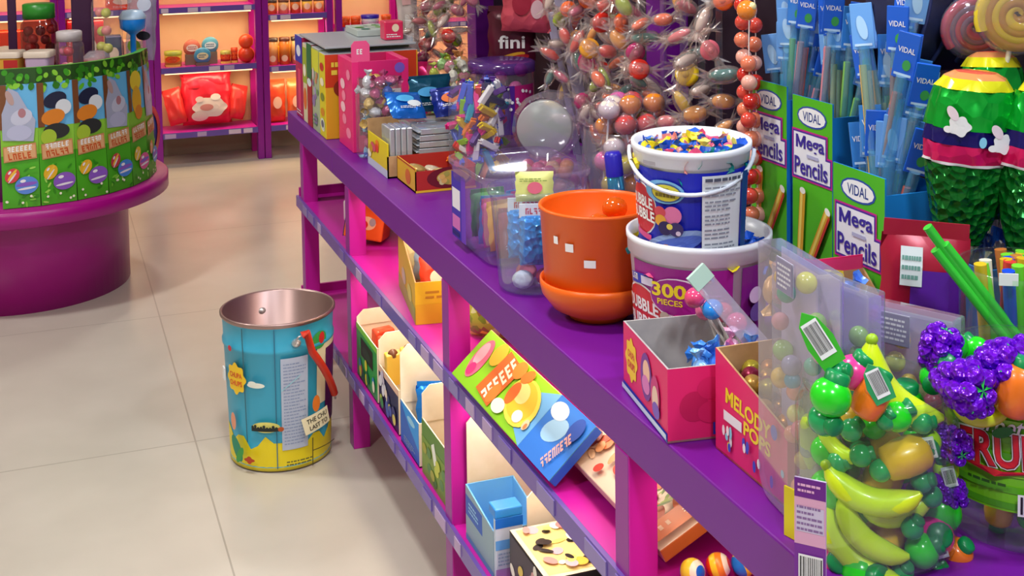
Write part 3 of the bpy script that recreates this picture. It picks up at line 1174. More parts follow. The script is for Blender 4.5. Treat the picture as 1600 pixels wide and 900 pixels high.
p = Print(cyl_map(.103, .108, .03, .07, R(-70)))
p.rect(-.012, .036, .022, .049, WHITE)
p.build('price_sticker', t)
po = Pool(make_lolly('amber_lollipop', '#e8760e', .024, .10, 'amber orange lollipop standing in the orange tub', 'amber lollipops in the orange tub', '#f0e0a0', False, clear('#ff8a1e', .55, .4, .1, '#e8760e')))
for i, (x, y, z, rx, ry) in enumerate(((0.0, -.01, .155, 12, 10), (.045, .02, .175, -8, 14), (-.03, .03, .14, 25, -14), (.03, -.045, .135, -20, -20))):
    po.put((BW[0] + x, BW[1] + y, TOP + .055 + z - .04), (R(rx), R(ry), i))
# clear lollipop jar behind the orange bowl
JX, JY = 1.185, 2.50
jar('lollipop_jar', 'clear jar stuffed with orange and pink wrapped lollipops behind the orange tub', JX, JY, .098, .27, neck=.094)
pools = []
for c, nm in (('#e88a1e', 'orange'), ('#d85aa0', 'pink'), ('#c8b83a', 'yellow'), ('#d84a4a', 'red'), ('#e8dcd0', 'cream')):
    pools.append(Pool(make_lolly('wrapped_lollipop', c, .024, .09, nm + ' wrapped lollipop in the jar behind the orange tub', nm + ' lollipops in the lollipop jar', '#f0eee6', True)))
for q in heap_points(.07, .10, .33, .05):
    if visible_side(q, .07, .3, .24):
        random.choice(pools).put((JX + q[0], JY + q[1], TOP + q[2] + .01), (R(rnd(-25, 25)), R(rnd(-25, 25)), rnd(0, 6)))
t = thing('pen_tube', 'slim clear blue tube of sweets standing beside the lollipop jar', 'tube', (1.105, 2.345, TOP + .002), 0, None, (R(-4), R(-4), 0))
G().lathe([(0, 0), (.017, 0), (.017, .225), (0, .225)], clear('#8ad0f0', .25, .5, .1, '#3a9ad8'), 20).build('tube_body', t)
G().lathe([(.018, .2), (.018, .243), (.014, .25), (0, .25)], P('#2a22b0', .3), 20).build('cap', t)
G().tube([(0, 0, .01), (0, 0, .17)], .009, P('#1560a8', .4), 10).build('sweet_column', t)

# --- big purple pail and small blue pail
PX, PY = 1.047, 1.924
WP = P('#e9ebf4', .28)
t = thing('large_pail', 'large white pail with a purple bubble gum label reading 300 pieces', 'pail', (PX, PY, TOP))
H = .205
G().lathe([(0, .004), (.100, .004), (.105, .01), (.118, H - .034), (.122, H - .032), (.1225, H - .012), (.1245, H - .01), (.1245, H), (.119, H), (.1165, H - .04), (.1, .015), (0, .012)], WP, 72).build('pail_body', t)
A0 = R(-146)
p = Print(cyl_map(.1055, .1185, 0, H - .034, A0), .0005)
PU = P('#9a1d8c', .35)
p.rect(-.08, .006, .115, H - .038, PU, 24)
p.rect(.132, .006, .25, H - .038, P('#7e1a80', .35), 10)
p.ell(-.062, .075, .06, .052, WHITE).ell(-.062, .075, .057, .049, P('#cf2438', .35))
p.text('DUBBLE', -.064, .088, .095, WHITE, .022, .03, bend=.004)
p.text('BUBBLE', -.062, .06, .095, WHITE, .022, .03, bend=.004)
p.rect(-.085, .128, -.032, .146, P('#2a3ab8'), rot=.1).glyphs(-.072, .138, .02, .011, 3, WHITE).rect(-.052, .130, -.024, .144, P('#d8d4ec'))
p.ell(.022, .118, .052, .034, P('#f2e6f4')).ell(.02, .119, .049, .031, PU)
p.text('300', .006, .130, .062, P('#f3e02a', .35), .024, .03)
p.text('PIECES', .008, .110, .045, P('#f3e02a', .35), .010, .02)
p.lines(.062, .10, .095, .13, P('#c07ac0'), 4)
for (u, v, r, c) in ((.025, .07, .022, '#d8409a'), (.045, .062, .016, '#e85aa8'), (-.002, .07, .012, '#e8c83a'), (-.01, .05, .01, '#f0a030'), (.0, .085, .009, '#b8b0a0'), (.012, .045, .014, '#c22a70'), (.155, .12, .014, '#d8b8e0'), (.16, .09, .016, '#6a4a9a'), (.15, .06, .012, '#9a7ab8')):
    p.ell(u, v, r, r, P(c, .35))
p.build('pail_label', t)
twp = []
for c in ('#1a62d8', '#1a62d8', '#f0dc28', '#f29a8c', '#1450b4', '#f4e46a', '#e85a8a', '#118a8a'):
    twp.append(twist(c, .033, .0125, 10, P(c, .35)))
tw_big = [Pool(tag(g.build('wrapped_gum'), 'twist wrapped gum piece in the large pail under the blue pail', 'sweet', 'gum pieces in the large pail')) for g in twp]
for i in range(54):
    a = i * 2.39996
    rr = rnd(.085, .106)
    random.choice(tw_big).put((PX + rr * math.cos(a), PY + rr * math.sin(a), TOP + H - .04 + rnd(-.006, .012)), rot_rand())
BX, BY, BZ = PX - .016, PY - .004, TOP + .174
t = thing('small_pail', 'small blue bubble gum pail with a white handle standing in the large pail', 'pail', (BX, BY, BZ), 0, None, (R(2), R(-1), 0))
h = .19
G().lathe([(0, .004), (.084, .004), (.087, .01), (.0945, h - .03), (.098, h - .028), (.0995, h - .012), (.102, h - .01), (.102, h), (.096, h), (.094, h - .03), (.084, .015), (0, .012)], WP, 72).build('pail_body', t)
p = Print(cyl_map(.0875, .0955, 0, h - .03, A0), .0005)
BB = P('#1a24b8', .35)
p.rect(-.13, .012, .19, h - .034, BB, 30)
p.ell(-.058, .083, .042, .046, WHITE).ell(-.058, .083, .040, .043, P('#c8283c', .35))
p.text('DUBBLE', -.060, .094, .070, WHITE, .019, .03, bend=.003)
p.text('BUBBLE', -.056, .072, .070, WHITE, .019, .03, bend=.003)
p.rect(-.075, .034, -.03, .044, P('#d84a8a'), rot=-.12)
p.rect(-.085, .125, -.055, .145, P('#3a54d0')).glyphs(-.07, .135, .026, .012, 3, WHITE)
p.ell(.0, .122, .036, .02, P('#7ab8e8')).ell(.004, .121, .027, .0165, P('#3a5a9a')).ell(.004, .121, .025, .014, P('#d8cc3a', .4))
p.lines(-.014, .112, .02, .131, P('#7a6a1a'), 2, .6)
p.ell(.012, .035, .06, .018, P('#8aa4d8'), rot=.35).ell(.012, .03, .055, .014, P('#4a64c0'), rot=.35)
p.glyphs(-.022, .024, .06, .015, 6, P('#f0a040', .4), .08, .2, 4)
for (u, v, r, c) in ((.016, .085, .015, '#e87ab0'), (-.005, .088, .010, '#d84a5a'), (-.004, .074, .010, '#e8a83a'), (.004, .062, .012, '#2a1a5a'), (.022, .062, .012, '#3a2a6a'), (.012, .066, .005, '#e8d85a'), (.026, .056, .004, '#d8c8e0')):
    p.ell(u, v, r, r, P(c, .35))
p.rect(.062, .014, .128, h - .036, P('#dfe3ea', .4), 8)
for k in range(5):
    v0 = .022 + .024 * k
    p.lines(.066, v0, .124, v0 + .02, P('#8a90a0', .5), 3, .4)
p.lines(.066, .143, .124, .152, P('#50566a', .5), 1, .6)
p.rect(.128, .012, .14, h - .034, P('#1a4a8a', .35), 2)
p.rect(-.028, h - .022, -.006, h - .016, P('#a8a4b0'), 2)
p.build('pail_label', t)
# handle hanging across the front
hp = []
for i in range(25):
    w = PI * i / 24
    a = R(-180 - 6) + w * (1.0)
    hp.append((.105 * math.cos(a) * 1.0, .107 * math.sin(a), h - .015 - .052 * math.sin(w)))
hp = [(x * math.cos(R(-26)) - y * math.sin(R(-26)), x * math.sin(R(-26)) + y * math.cos(R(-26)), z) for x, y, z in hp]
G().tube(hp, .0036, P('#dfe6f4', .3), 10).build('handle', t)
tw_sm = [Pool(tag(g.build('wrapped_gum'), 'twist wrapped gum piece heaped in the small blue pail', 'sweet', 'gum pieces in the small blue pail')) for g in twp]
for q in heap_points(.088, .0, .03, .021):
    rr = math.hypot(q[0], q[1])
    random.choice(tw_sm).put((BX + q[0], BY + q[1], BZ + h - .044 + q[2] + .014 * (1 - rr / .09)), rot_rand(), scale=rnd(.9, 1.15))

# --- pink display cartons
PKB = P('#e0246c', .4)


def flower(p, u, v, r):
    p.ell(u, v, r, r * 1.15, P('#f2c81e', .4), lobes=8, amp=.1)
    p.text('CHUPA', u, v + r * .28, r * 1.25, P('#d82a2a', .4), r * .42, .02)
    p.text('CHUPS', u, v - r * .3, r * 1.25, P('#d82a2a', .4), r * .42, .02)


def open_carton(t, w, d, hf, hb, inner, outer, th=.003, hs=None):
    """front at -y of height hf, back at +y of height hb, sides sloping between"""
    g = G()
    g.box(-w / 2, -d / 2, 0, w / 2, d / 2, th, inner)
    g.box(-w / 2, -d / 2, 0, w / 2, -d / 2 + th, hf, inner, faces=[outer, outer, outer, None, None, None])
    g.box(-w / 2, d / 2 - th, 0, w / 2, d / 2, hb, inner, faces=[outer, outer, None, outer, None, None])
    hl, hr = (hs or (hf, hf))
    for sx in (-1, 1):
        x = sx * (w / 2 - th / 2)
        vs = [(x - th / 2, -d / 2 + th, 0), (x - th / 2, d / 2 - th, 0), (x - th / 2, d / 2 - th, hb), (x - th / 2, -d / 2 + th, hf)]
        v2 = [(x + th / 2, b, c) for a, b, c in vs]
        fo, fi = (outer, inner) if sx < 0 else (inner, outer)
        g.add(vs + v2, [(0, 3, 2, 1), (4, 5, 6, 7), (3, 7, 6, 2), (0, 1, 5, 4)], [fo, fi, inner, inner])
    return g.build('carton', t)


C1 = thing('pink_carton', 'open pink display carton with yellow flower badges at the counter edge', 'carton', (.917, 1.69, TOP), R(-8))
open_carton(C1, .17, .21, .108, .108, GREYCARD, PKB)
p = Print(plane_map((-.085, 0, 0), (0, -1, 0), (0, 0, 1)))
p.rect(-.105, 0, .105, .014, P('#2a3ab8'))
flower(p, -.062, .06, .028)
p.ell(.012, .062, .026, .036, P('#7a3a9a')).ell(.014, .07, .016, .018, P('#f0c0a8')).ell(.012, .05, .018, .014, P('#d87ac0')).ell(.055, .05, .02, .03, P('#c83a80')).ell(.056, .045, .014, .02, P('#e8c8b8')).ell(.06, .03, .016, .012, P('#7a5ac0'))
p.rect(-.105, .004, .105, .012, P('#c8d8f4'), rot=.01)
p.build('side_print', C1)
p = Print(plane_map((0, -.105, 0), (1, 0, 0), (0, 0, 1)))
p.ell(-.045, .05, .022, .022, P('#c41a58')).ell(-.02, .075, .02, .016, P('#d01e60')).ell(-.02, .04, .02, .016, P('#d01e60'))
flower(p, .028, .062, .030)
p.glyphs(.012, .016, .06, .018, 5, P('#2a44d0', .4), 0, 0, 3)
p.build('front_print', C1)
for i, (x, y, z) in enumerate(((-.03, -.04, .082), (.01, -.05, .092), (.05, -.04, .09), (.0, -.015, .085), (.04, -.01, .085), (-.02, -.075, .09), (.03, -.08, .098), (-.045, -.07, .084), (.06, -.075, .095), (.0, -.085, .094))):
    o = twist(('#3a8ae8', '#5aa8f0', '#e87ab0', '#3a8ae8', '#f0c0d8', '#2a6ad8', '#6ab0f4', '#8ac0f8', '#3a7ae0', '#b0d0f8')[i], .05, .014).build('blue_wrapped_candy', None, (.93 + x, 1.69 + y, TOP + z), rot_rand())
    tag(o, 'blue or pink wrapped candy in the first pink carton', 'sweet', 'candies in the first pink carton')
po = {}
for i, (x, y, z, rx, ry, c, l) in enumerate(((.0, .05, .15, 0, -34, '#e0467a', .15), (.02, .03, .135, 5, -30, '#2a90e8', .15), (.045, .0, .12, -5, -28, '#d83a70', .14), (.05, .05, .12, 10, -10, '#c83060', .13), (.03, .07, .12, 10, -25, '#e870a0', .13))):
    nm = ('red', 'blue', 'deep pink', 'crimson', 'pale pink')[i]
    t = make_lolly('ball_lollipop', c, .017, l, nm + ' ball lollipop leaning in the first pink carton', 'lollipops in the first pink carton', '#f4f0e4')
    t.location = (.945 + x, 1.70 + y, TOP + z)
    t.rotation_euler = (R(rx), R(ry), 0)
# white sticks pack leaning up
t = thing('candy_strip', 'narrow clear strip with a pale green end leaning out of the first pink carton', 'packet', (1.0, 1.62, TOP + .09), 0, None, (R(-12), R(-38), 0))
G().box(-.016, -.003, 0, .016, .003, .15, clear('#f4f4ff', .3, .5)).build('sleeve', t)
G().box(-.017, -.004, .15, .017, .004, .175, P('#b8d8cc', .4)).build('end_card', t)
C2 = thing('pink_carton', 'pink display carton with yellow lettering heaped with gold balls', 'carton', (.948, 1.464, TOP), R(-1))
open_carton(C2, .15, .19, .10, .145, CARD, PKB)
p = Print(plane_map((-.075, 0, 0), (0, -1, 0), (0, 0, 1)))
p.text('MELODY', -.005, .085, .12, P('#f2d42a', .4), .022, .03, rot=-.06)
p.text('POPS', .02, .06, .07, P('#f2d42a', .4), .02, .03, rot=-.06)
p.rect(-.07, .052, -.02, .066, P('#e8e4f0'))
for k in range(16):
    p.ell(rnd(-.085, .085), rnd(.008, .045), .004, rnd(.005, .009), P(random.choice(('#f4e8f0', '#3a4ac8', '#f2d42a', '#8ad0e8', '#f4f4f8'))), n=10)
p.ell(.07, .09, .008, .01, P('#3a4ac8'))
p.build('side_print', C2)
p = Print(plane_map((0, -.095, 0), (1, 0, 0), (0, 0, 1)))
p.glyphs(0, .06, .09, .024, 5, P('#f2d42a', .4))
for k in range(12):
    p.ell(rnd(-.065, .065), rnd(.008, .04), .004, rnd(.005, .009), P(random.choice(('#f4e8f0', '#3a4ac8', '#f2d42a'))), n=10)
p.build('front_print', C2)
gp = [Pool(tag(G().ball((0, 0, 0), .0145, foil(c, .25, 60, .3, .5), 12, 8).build('foil_ball'), 'golden foil ball heaped in the carton with yellow lettering', 'sweet', 'foil balls in the lettered carton')) for c in ('#c8902a', '#b8a83a', '#d0a050', '#9a2a4a', '#c8802a')]
for q in heap_points(.085, .06, .13, .027):
    if abs(q[0]) < .06 and abs(q[1]) < .08 and q[2] < .10 + q[1] * .35 + .03:
        random.choice(gp).put((.948 + q[0], 1.464 + q[1], TOP + q[2] - .02))
# ================================================================== pencil sweet boxes
GRN = P('#4fb81e', .4)
SKY = P('#1f8be0', .4)


def pencil_art(p, w, h):
    """-x face, w wide, h tall"""
    z = h - .034
    p.ell(0, z, .042, .022, P('#2a4aa8'), lobes=2, amp=.12).ell(0, z, .038, .0185, P('#eef2f6'), lobes=2, amp=.12)
    p.text('VIDAL', 0, z, .056, P('#1a3a8a'), .017, .012)
    for m, e in ((P('#c0208a'), .006), (P('#4a2a9a'), .003), (P('#e8ecf6'), 0)):
        p.poly([(-.056 - e, h - .146 - e), (.058 + e, h - .146 - e), (.058 + e, h - .104 + e), (.044 + e, h - .104 + e), (.044 + e, h - .066 + e), (-.056 - e, h - .066 + e)], m)
    MB_ = P('#3a2a9a')
    zb = h - .094
    for u0, u1 in ((-.049, -.042), (-.024, -.017)):
        p.rect(u0, zb, u1, zb + .024, MB_, 2)
    p.poly([(-.049, zb + .024), (-.042, zb + .024), (-.031, zb + .006), (-.035, zb + .001)], MB_).poly([(-.017, zb + .024), (-.024, zb + .024), (-.035, zb + .006), (-.031, zb + .001)], MB_)
    p.text('ega', .014, h - .088, .056, MB_, .026, .02)
    p.text('Pencils', 0, h - .126, .104, P('#3a2a9a'), .032, .018)
    p.rect(-.012, h - .108, .024, h - .102, P('#b0b4d8'), 2)
    # drawn pencils
    for u, r, l in ((-.03, -.08, .14), (.028, -.5, .11)):
        c, s_ = math.cos(r), math.sin(r)
        zc = h - .24
        p.rect(u - .009, zc - l / 2, u + .009, zc + l / 2, P('#d8a428'), 2, r)
        p.rect(u - .003 * c - .003, zc - l / 2, u + .001, zc + l / 2, P('#f0d868'), 2, r)
        p.ell(u - s_ * l / 2, zc + c * l / 2, .009, .006, P('#f2f2ea'), r)
    p.rect(.034, h - .29, .04, h - .195, P('#c83a2a'), 2, -.5)


def pencil_box(x, y, zb, h, wy, wx, label):
    t = thing('pencil_sweet_box', label, 'box', (x, y, zb), 0, 'green pencil sweet boxes')
    g = G()
    th = .003
    g.box(0, -wy / 2, 0, wx, wy / 2, th, SKY)
    g.box(0, -wy / 2, 0, th, wy / 2, h, SKY, faces=[GRN, None, None, None, None, None])
    g.box(wx - th, -wy / 2, 0, wx, wy / 2, h * .96, SKY)
    g.box(th, -wy / 2, 0, wx - th, -wy / 2 + th, h * .92, SKY)
    g.box(th, wy / 2 - th, 0, wx - th, wy / 2, h * .92, SKY)
    g.build('carton', t)
    p = Print(plane_map((0, 0, 0), (0, -1, 0), (0, 0, 1)))
    pencil_art(p, wy, h)
    p.build('front_print', t)
    return t


VB = [(1.285, 2.085, TOP + .105, .315, .125, .085), (1.285, 1.94, TOP + .105, .305, .125, .09), (1.212, 1.70, TOP, .338, .137, .095)]
pencil_box(*VB[0], 'green and blue pencil sweet box furthest back of the three, right behind the pails')
pencil_box(*VB[1], 'green and blue pencil sweet box between the other two pencil boxes')
pencil_box(*VB[2], 'green and blue pencil sweet box lowest and nearest, behind the gumball packs')
o = G().box(0, -.15, 0, .13, .15, .104, P('#155a30', .5)).build('riser_block', None, (1.275, 2.01, TOP), bevel=.004)
tag(o, 'dark green riser block under the two rear pencil boxes', 'riser')

pcol = ['#2aa8c8', '#d88a9a', '#8ac860', '#e0b85a', '#d86a5a', '#5ac0c0', '#b8a88a']
HB = P('#1a62d8', .3)
HB2 = P('#6aa4e8', .3)


def pencil_sweet(i, label):
    t = thing('wrapped_pencil_sweet', label, 'sweet', (0, 0, 0), 0, None)
    G().tube([(0, 0, 0), (0, 0, .30)], .0062, P(pcol[i % 7], .4), 8).tube([(.010, .002, 0), (.010, .002, .29)], .0055, P(pcol[(i + 3) % 7], .4), 8).build('candy_stick', t)
    G().tube([(.005, 0, -.002), (.005, 0, .33)], .0155, clear('#d8f0ff', .22, .6, .08, '#8ad4f0'), 10, flat=.6).build('sleeve', t)
    hc = (HB2, HB, clear('#9ad0ff', .55, .5, .1, '#4aa0f0'))[i % 3]
    hd = G().box(-.013, -.0025, .325, .023, .0025, .40, hc).build('header', t, bevel=.001)
    p = Print(plane_map((.005, -.0027, .36), (1, 0, 0), (0, 0, 1)))
    (p.text('VIDAL', 0, .012, .028, WHITE, .009, .01).ell(.004, -.012, .007, .009, P('#3aa050'), n=10) if i % 3 else p.ell(0, .0, .008, .02, P('#a8d0f4'), .2)).rect(-.014, -.03, .014, -.026, P('#bcd8f4'), 2)
    p.build('header_print', hd)
    return t


random.seed(404)
lab = 'wrapped pencil shaped sweet with a blue header standing in the %s pencil box'
for b, (nm, n, dx0) in enumerate((('rearmost green', 19, 0), ('middle green', 19, 0), ('nearest green', 34, 0))):
    x, y, zb, h, wy, wx = VB[b]
    pl = [Pool(pencil_sweet(i + b, lab % nm)) for i in range(3)]
    for k in range(n):
        fx, fy = rnd(.2, .85), (k + .5) / n
        lean = (fy - .5) * -58 + rnd(-15, 15)
        zz = zb + rnd(.01, .10) if b < 2 else zb + (rnd(.01, .05) if k % 2 else rnd(.10, .26))
        if b == 2 and k % 2:
            fx = rnd(.12, .4)
        pl[k % 3].put((x + .012 + fx * (wx - .035), y + (fy - .5) * (wy - .035), zz), (Matrix.Rotation(R(lean * -.55), 3, 'X') @ Matrix.Rotation(R(rnd(0, 8)), 3, 'Y') @ Matrix.Rotation(R(rnd(-65, -25)), 3, 'Z')).to_euler(), lab % nm, 'pencil sweets in the %s box' % nm)

# ================================================================== pink carton with kraft flap behind the gumball packs
C3 = thing('pink_carton', 'bright pink carton with yellow lettering and a raised kraft flap below the nearest pencil box', 'carton', (1.138, 1.606, TOP), R(-2))
open_carton(C3, .118, .13, .10, .19, CARD, P('#ea2a6e', .4))
G().box(-.058, .064, .19, .058, .066, .212, P('#ea2a6e', .4)).build('back_flap', C3)
p = Print(plane_map((-.001, .0635, 0), (1, 0, 0), (0, 0, 1)))
p.rect(-.056, .1, .056, .21, P('#ea3a78'), 4).ell(-.045, .2, .009, .008, P("#8ab0a8")).glyphs(.005, .165, .06, .03, 4, P('#f4d42a', .4), -.1, .1, 2).ell(.047, .17, .007, .012, P("#f4d42a")).lines(-.04, .12, .05, .145, P('#f4a0b8'), 2)
p.build('flap_print', C3)

# ================================================================== clear gumball packs at the front
LAV = clear('#f6f0ff', .5, .35, .25, '#e6def6')


def gum_pack(label, loc, rz, w, h, d, n, seed, lean=0, hole=True, pal=None):
    random.seed(seed)
    t = thing('gumball_pack', label, 'packet', loc, 0, 'clear gumball packs', (R(lean), 0, rz))
    # outline with rounded lower corners
    r = .035
    pl = [(w / 2, h), (-w / 2, h)] + [(-w / 2 + r - r * math.sin(R(90 - a)), r - r * math.cos(R(90 - a))) for a in (0, 22, 45, 67, 90)] + [(w / 2 - r + r * math.sin(R(a)), r - r * math.cos(R(a))) for a in (0, 22, 45, 67, 90)]
    T_ = Matrix.Rotation(PI / 2, 4, 'X')
    G().prism(pl, -d / 2, d / 2, clear('#f4f4ff', .13, .75, .07, '#e4e0f4'), T_).build('clear_shell', t, bevel=.004)
    G().prism([(a * .93, .01 + b * .94) for a, b in pl], -d / 2 + .003, -d / 2 + .004, LAV, T_).build('backing_sheet', t)
    c = G().box(-.022, -d / 2 - .0015, h - .046, .022, -d / 2 - .0005, h - .004, P('#b9b6cc', .4)).build('header_card', t)
    p = Print(plane_map((0, -d / 2 - .0017, h - .025), (1, 0, 0), (0, 0, 1)))
    p.rect(-.022, -.02, .022, .02, P('#8a86a4'), 2).lines(-.018, -.016, .018, .016, P('#d8d8e4'), 5)
    p.build('card_print', c)
    M_ = Matrix.Translation(loc) @ Euler((R(lean), 0, rz)).to_matrix().to_4x4()
    for k in range(n):
        px, pz = rnd(-w / 2 + .02, w / 2 - .02), .028 + (h - .05) * ((k + rnd(0, 1)) / n)
        pos = M_ @ Vector((px, rnd(-.003, .003), pz))
        ci = random.randrange(len(gumpools))
        gumpools[ci].put(pos, (0, 0, 0), 'coloured gumball inside the ' + label.split(',')[0], 'gumballs in the ' + label.split(',')[0], rnd(.85, 1.1))
    return t


gumpools = [Pool(G().ball((0, 0, 0), .0125, P(c, .25, 0, .3), 14, 10).build('gumball')) for c in ('#dfe06a', '#e8946a', '#e0667a', '#1a9aa8', '#9ac86a', '#f0c84a', '#e8a0a8', '#9a9ab0', '#3ab08a')]
for q in gumpools:
    tag(q.o, 'coloured gumball', 'sweet', 'gumballs')
gum_pack('large upright gumball pack at the counter edge, left of the fruit jar', (.872, 1.345, TOP), R(-96), .165, .335, .036, 24, 11, lean=0)
gum_pack('second gumball pack leaning just behind the large one', (.922, 1.36, TOP), R(-80), .17, .30, .034, 20, 12, lean=0)
gum_pack('short gumball pack above the fruit jar with a white sticker', (1.055, 1.385, TOP), R(-62), .16, .235, .04, 18, 13)
random.seed(21)
# upright tongue label and yellow card beside the fruit jar
t = thing('side_card', 'narrow pink and purple card with a barcode at the left foot of the fruit jar', 'card', at(1264, 912, z=TOP) + Vector((.002, 0, 0)), R(-48))
G().box(-.018, -.001, 0, .018, .001, .122, P('#c8b4dc', .4)).build('card', t)
p = Print(plane_map((0, -.0012, 0), (1, 0, 0), (0, 0, 1)))
p.rect(-.018, .0, .018, .045, P('#7a2a9a')).rect(-.018, .045, .018, .105, P('#e0a8c8')).rect(-.018, .1, .018, .122, P('#6a1a8a')).rect(-.016, .06, .016, .09, P('#cfc4e0'))
p.lines(-.015, .06, .015, .092, P('#8a6aa0'), 5).lines(-.014, .105, .014, .118, P('#e8b0d8'), 2)
p.bars(-.013, .004, .015, .034)
p.build('card_print', t)
o = G().box(-.011, -.0012, 0, .011, .0012, .062, P('#e0cf10', .4)).build('yellow_card', None, (.836, 1.306, TOP), (0, 0, R(-75)))
tag(o, 'plain yellow card at the foot of the large gumball pack', 'card')

# red star flower twist and odd bright sweets heaped on top of the packs
for i, (c, px, py, d_) in enumerate((('#f0505a', 1240, 440, 1.72), ('#f0886a', 1265, 465, 1.72), ('#f0d84a', 1292, 437, 1.75), ('#5a8ae8', 1320, 458, 1.75), ('#e8b05a', 1208, 452, 1.72))):
    q = at(px, py, d=d_)
    o = twist(c, .05, .014).build('loose_twist', None, q, (0, R(30 * i - 40), R(40 * i)))
    tag(o, ('red', 'salmon', 'yellow', 'blue', 'amber')[i] + ' twist wrapped sweet lying on top of the gumball packs', 'sweet', 'loose twists on the gumball packs')

# ================================================================== the fruit jar
FX, FY, FR = .925, 1.262, .094
FH = .20
t = thing('fruit_jar', 'big clear jar full of bright plastic fruit sweets at the front counter edge', 'jar', (FX, FY, TOP))
G().lathe([(0, .004), (.088, .004), (.094, .012), (.0945, .165), (.088, .182), (.083, .188), (.083, .192), (.086, .194), (.086, .2), (.082, .2)], clear('#f4fff4', .03, .42, .05, '#d8e8d8'), 56).build('jar_body', t)
random.seed(5)
YB_ = P('#d8ee1c', .3, 0, .3)
GR_ = P('#1fd41f', .22, 0, .4)
GD_ = P('#0c8a4a', .3)
PKF = P('#f23a94', .25, 0, .3)
ORF = P('#f57a1c', .3, 0, .3)
YLF = P('#f0b61e', .3, 0, .3)
LIM = P('#b8e61e', .3)


def f_banana():
    t = thing('banana_sweet', 'yellow banana', 'sweet')
    pts, rs = [], []
    for i in range(13):
        w = i / 12
        a = R(-52 + 104 * w)
        pts.append((.047 * math.sin(a), 0, .047 - .047 * math.cos(a) - .012))
        rs.append(.0112 * (1 - (abs(2 * w - 1)) ** 3.5 * .8))
    G().tube(pts, rs, YB_, 12).build('body', t)
    e = Vector(pts[0])
    G().ball(tuple(e), .0045, P('#9ac01a'), 8, 6).build('tip', t)
    return t


def tagcard(t, y=-.012, z=.02, r=0):
    c = G().box(-.008, y - .0008, z, .008, y, z + .026, P('#dfe4ee', .4)).build('barcode_tag', t)
    p = Print(plane_map((0, y - .001, z + .013), (1, 0, 0), (0, 0, 1)), .0002, .0002)
    p.bars(-.007, -.011, .007, .011)
    p.build('barcode', c)


def f_round(m, cap, rr=.0185, sq=.95, label=''):
    t = thing('round_fruit_sweet', label, 'sweet')
    G().ball((0, 0, 0), (rr, rr, rr * sq), m, 18, 12).build('body', t)
    G().lathe([(rr * .62, rr * .72), (rr * .62, rr * 1.12), (rr * .5, rr * 1.25), (0, rr * 1.27)], cap, 16).build('cap', t)
    return t


def f_barrel(m, cap, label):
    t = thing('barrel_fruit_sweet', label, 'sweet')
    G().lathe([(0, -.026), (.010, -.0255), (.0165, -.021), (.0195, -.006), (.0195, .008), (.017, .02), (.012, .0245), (0, .025)], m, 20).build('body', t)
    G().lathe([(.011, .023), (.011, .032), (.008, .034), (0, .034)], cap, 14).build('cap', t)
    return t


def f_grape(label):
    t = thing('grape_sweet', label, 'sweet')
    g = G()
    GP = foil('#7a12e0', .2, 160, .7, .25)
    k = 0
    for lv, (n, rr) in enumerate(((1, 0), (4, .010), (6, .0165), (6, .019), (5, .015))):
        for i in range(n):
            a = 2 * PI * i / n + lv
            g.ball((rr * math.cos(a), rr * math.sin(a), -.03 + .0135 * lv), .0105, GP, 10, 7)
            k += 1
    g.ball((0, 0, 0), (.017, .017, .026), GP, 12, 8)
    g.build('body', t)
    g = G()
    for i in range(5):
        a = 2 * PI * i / 5
        g.add([(0, 0, .031), (.014 * math.cos(a - .3), .014 * math.sin(a - .3), .031), (.026 * math.cos(a), .026 * math.sin(a), .027), (.014 * math.cos(a + .3), .014 * math.sin(a + .3), .031)], [(0, 1, 2, 3)], P('#2ad04a'))
    g.build('leaf_cap', t)
    return t


banana = Pool(f_banana())
apple = Pool(f_round(GR_, GD_, .0205, .95))
apple2 = Pool(f_round(GR_, GD_, .015, .95))
dkball = Pool(f_round(P('#0fa05a', .22, 0, .4), GD_, .0125, 1))
peach = Pool(f_round(PKF, GD_, .0185))
lemon = Pool(f_barrel(YLF, GD_, ''))
orange = Pool(f_barrel(ORF, GD_, ''))
grape = Pool(f_grape(''))
ta = f_round(LIM, GD_, .016)
tagcard(ta, -.017, -.013)
tagged = Pool(ta)


def fr(pool, px, py, rot, what, depth=.022, sc=1.0, q=None):
    if q is None:
        q = on_cyl(px, py, FX, FY, FR - depth)
    return pool.put(q, rot, what + ' in the front fruit jar', what.replace('with a barcode tag ', '') + 's in the front jar', sc)


CAMZ = R(-20)
# bananas lying against the wall of the jar (pixel of the middle, roll about the line of sight)
for px, py, roll, sc, dp, tw in ((1362, 760, 10, 1.45, .018, 0), (1402, 788, -8, 1.15, .034, 0), (1362, 828, 40, 1.3, .018, 0), (1340, 850, 40, 1.5, .020, 0), (1266, 690, -62, 1.15, .022, 180), (1310, 690, 26, .85, .022, 0), (1288, 815, 24, .7, .026, 0)):
    q = on_cyl(px, py, FX, FY, FR - dp)
    a = math.atan2(q.y - FY, q.x - FX) + PI / 2
    m = Matrix.Rotation(a, 4, 'Z') @ Matrix.Rotation(R(roll + tw), 4, 'Y')
    banana.put(q, m.to_euler(), 'yellow banana shaped sweet against the wall of the front fruit jar', 'banana sweets in the front fruit jar', sc)
fr(lemon, 1415, 714, (0, R(72), R(-15)), 'golden barrel shaped fruit', .024, 1.15)
for px, py, rot, sc in ((1295, 765, (.5, .4, 0), 1.15), (1470, 800, (1, .5, 2), 1.2), (1440, 860, (.4, 1, 0), 1.0), (1345, 895, (1.4, .3, .2), 1.3), (1290, 705, (1, .6, 0), .9), (1400, 650, (.2, 1, 0), .9)):
    fr(apple, px, py, rot, 'glossy green ball fruit', .022, sc)
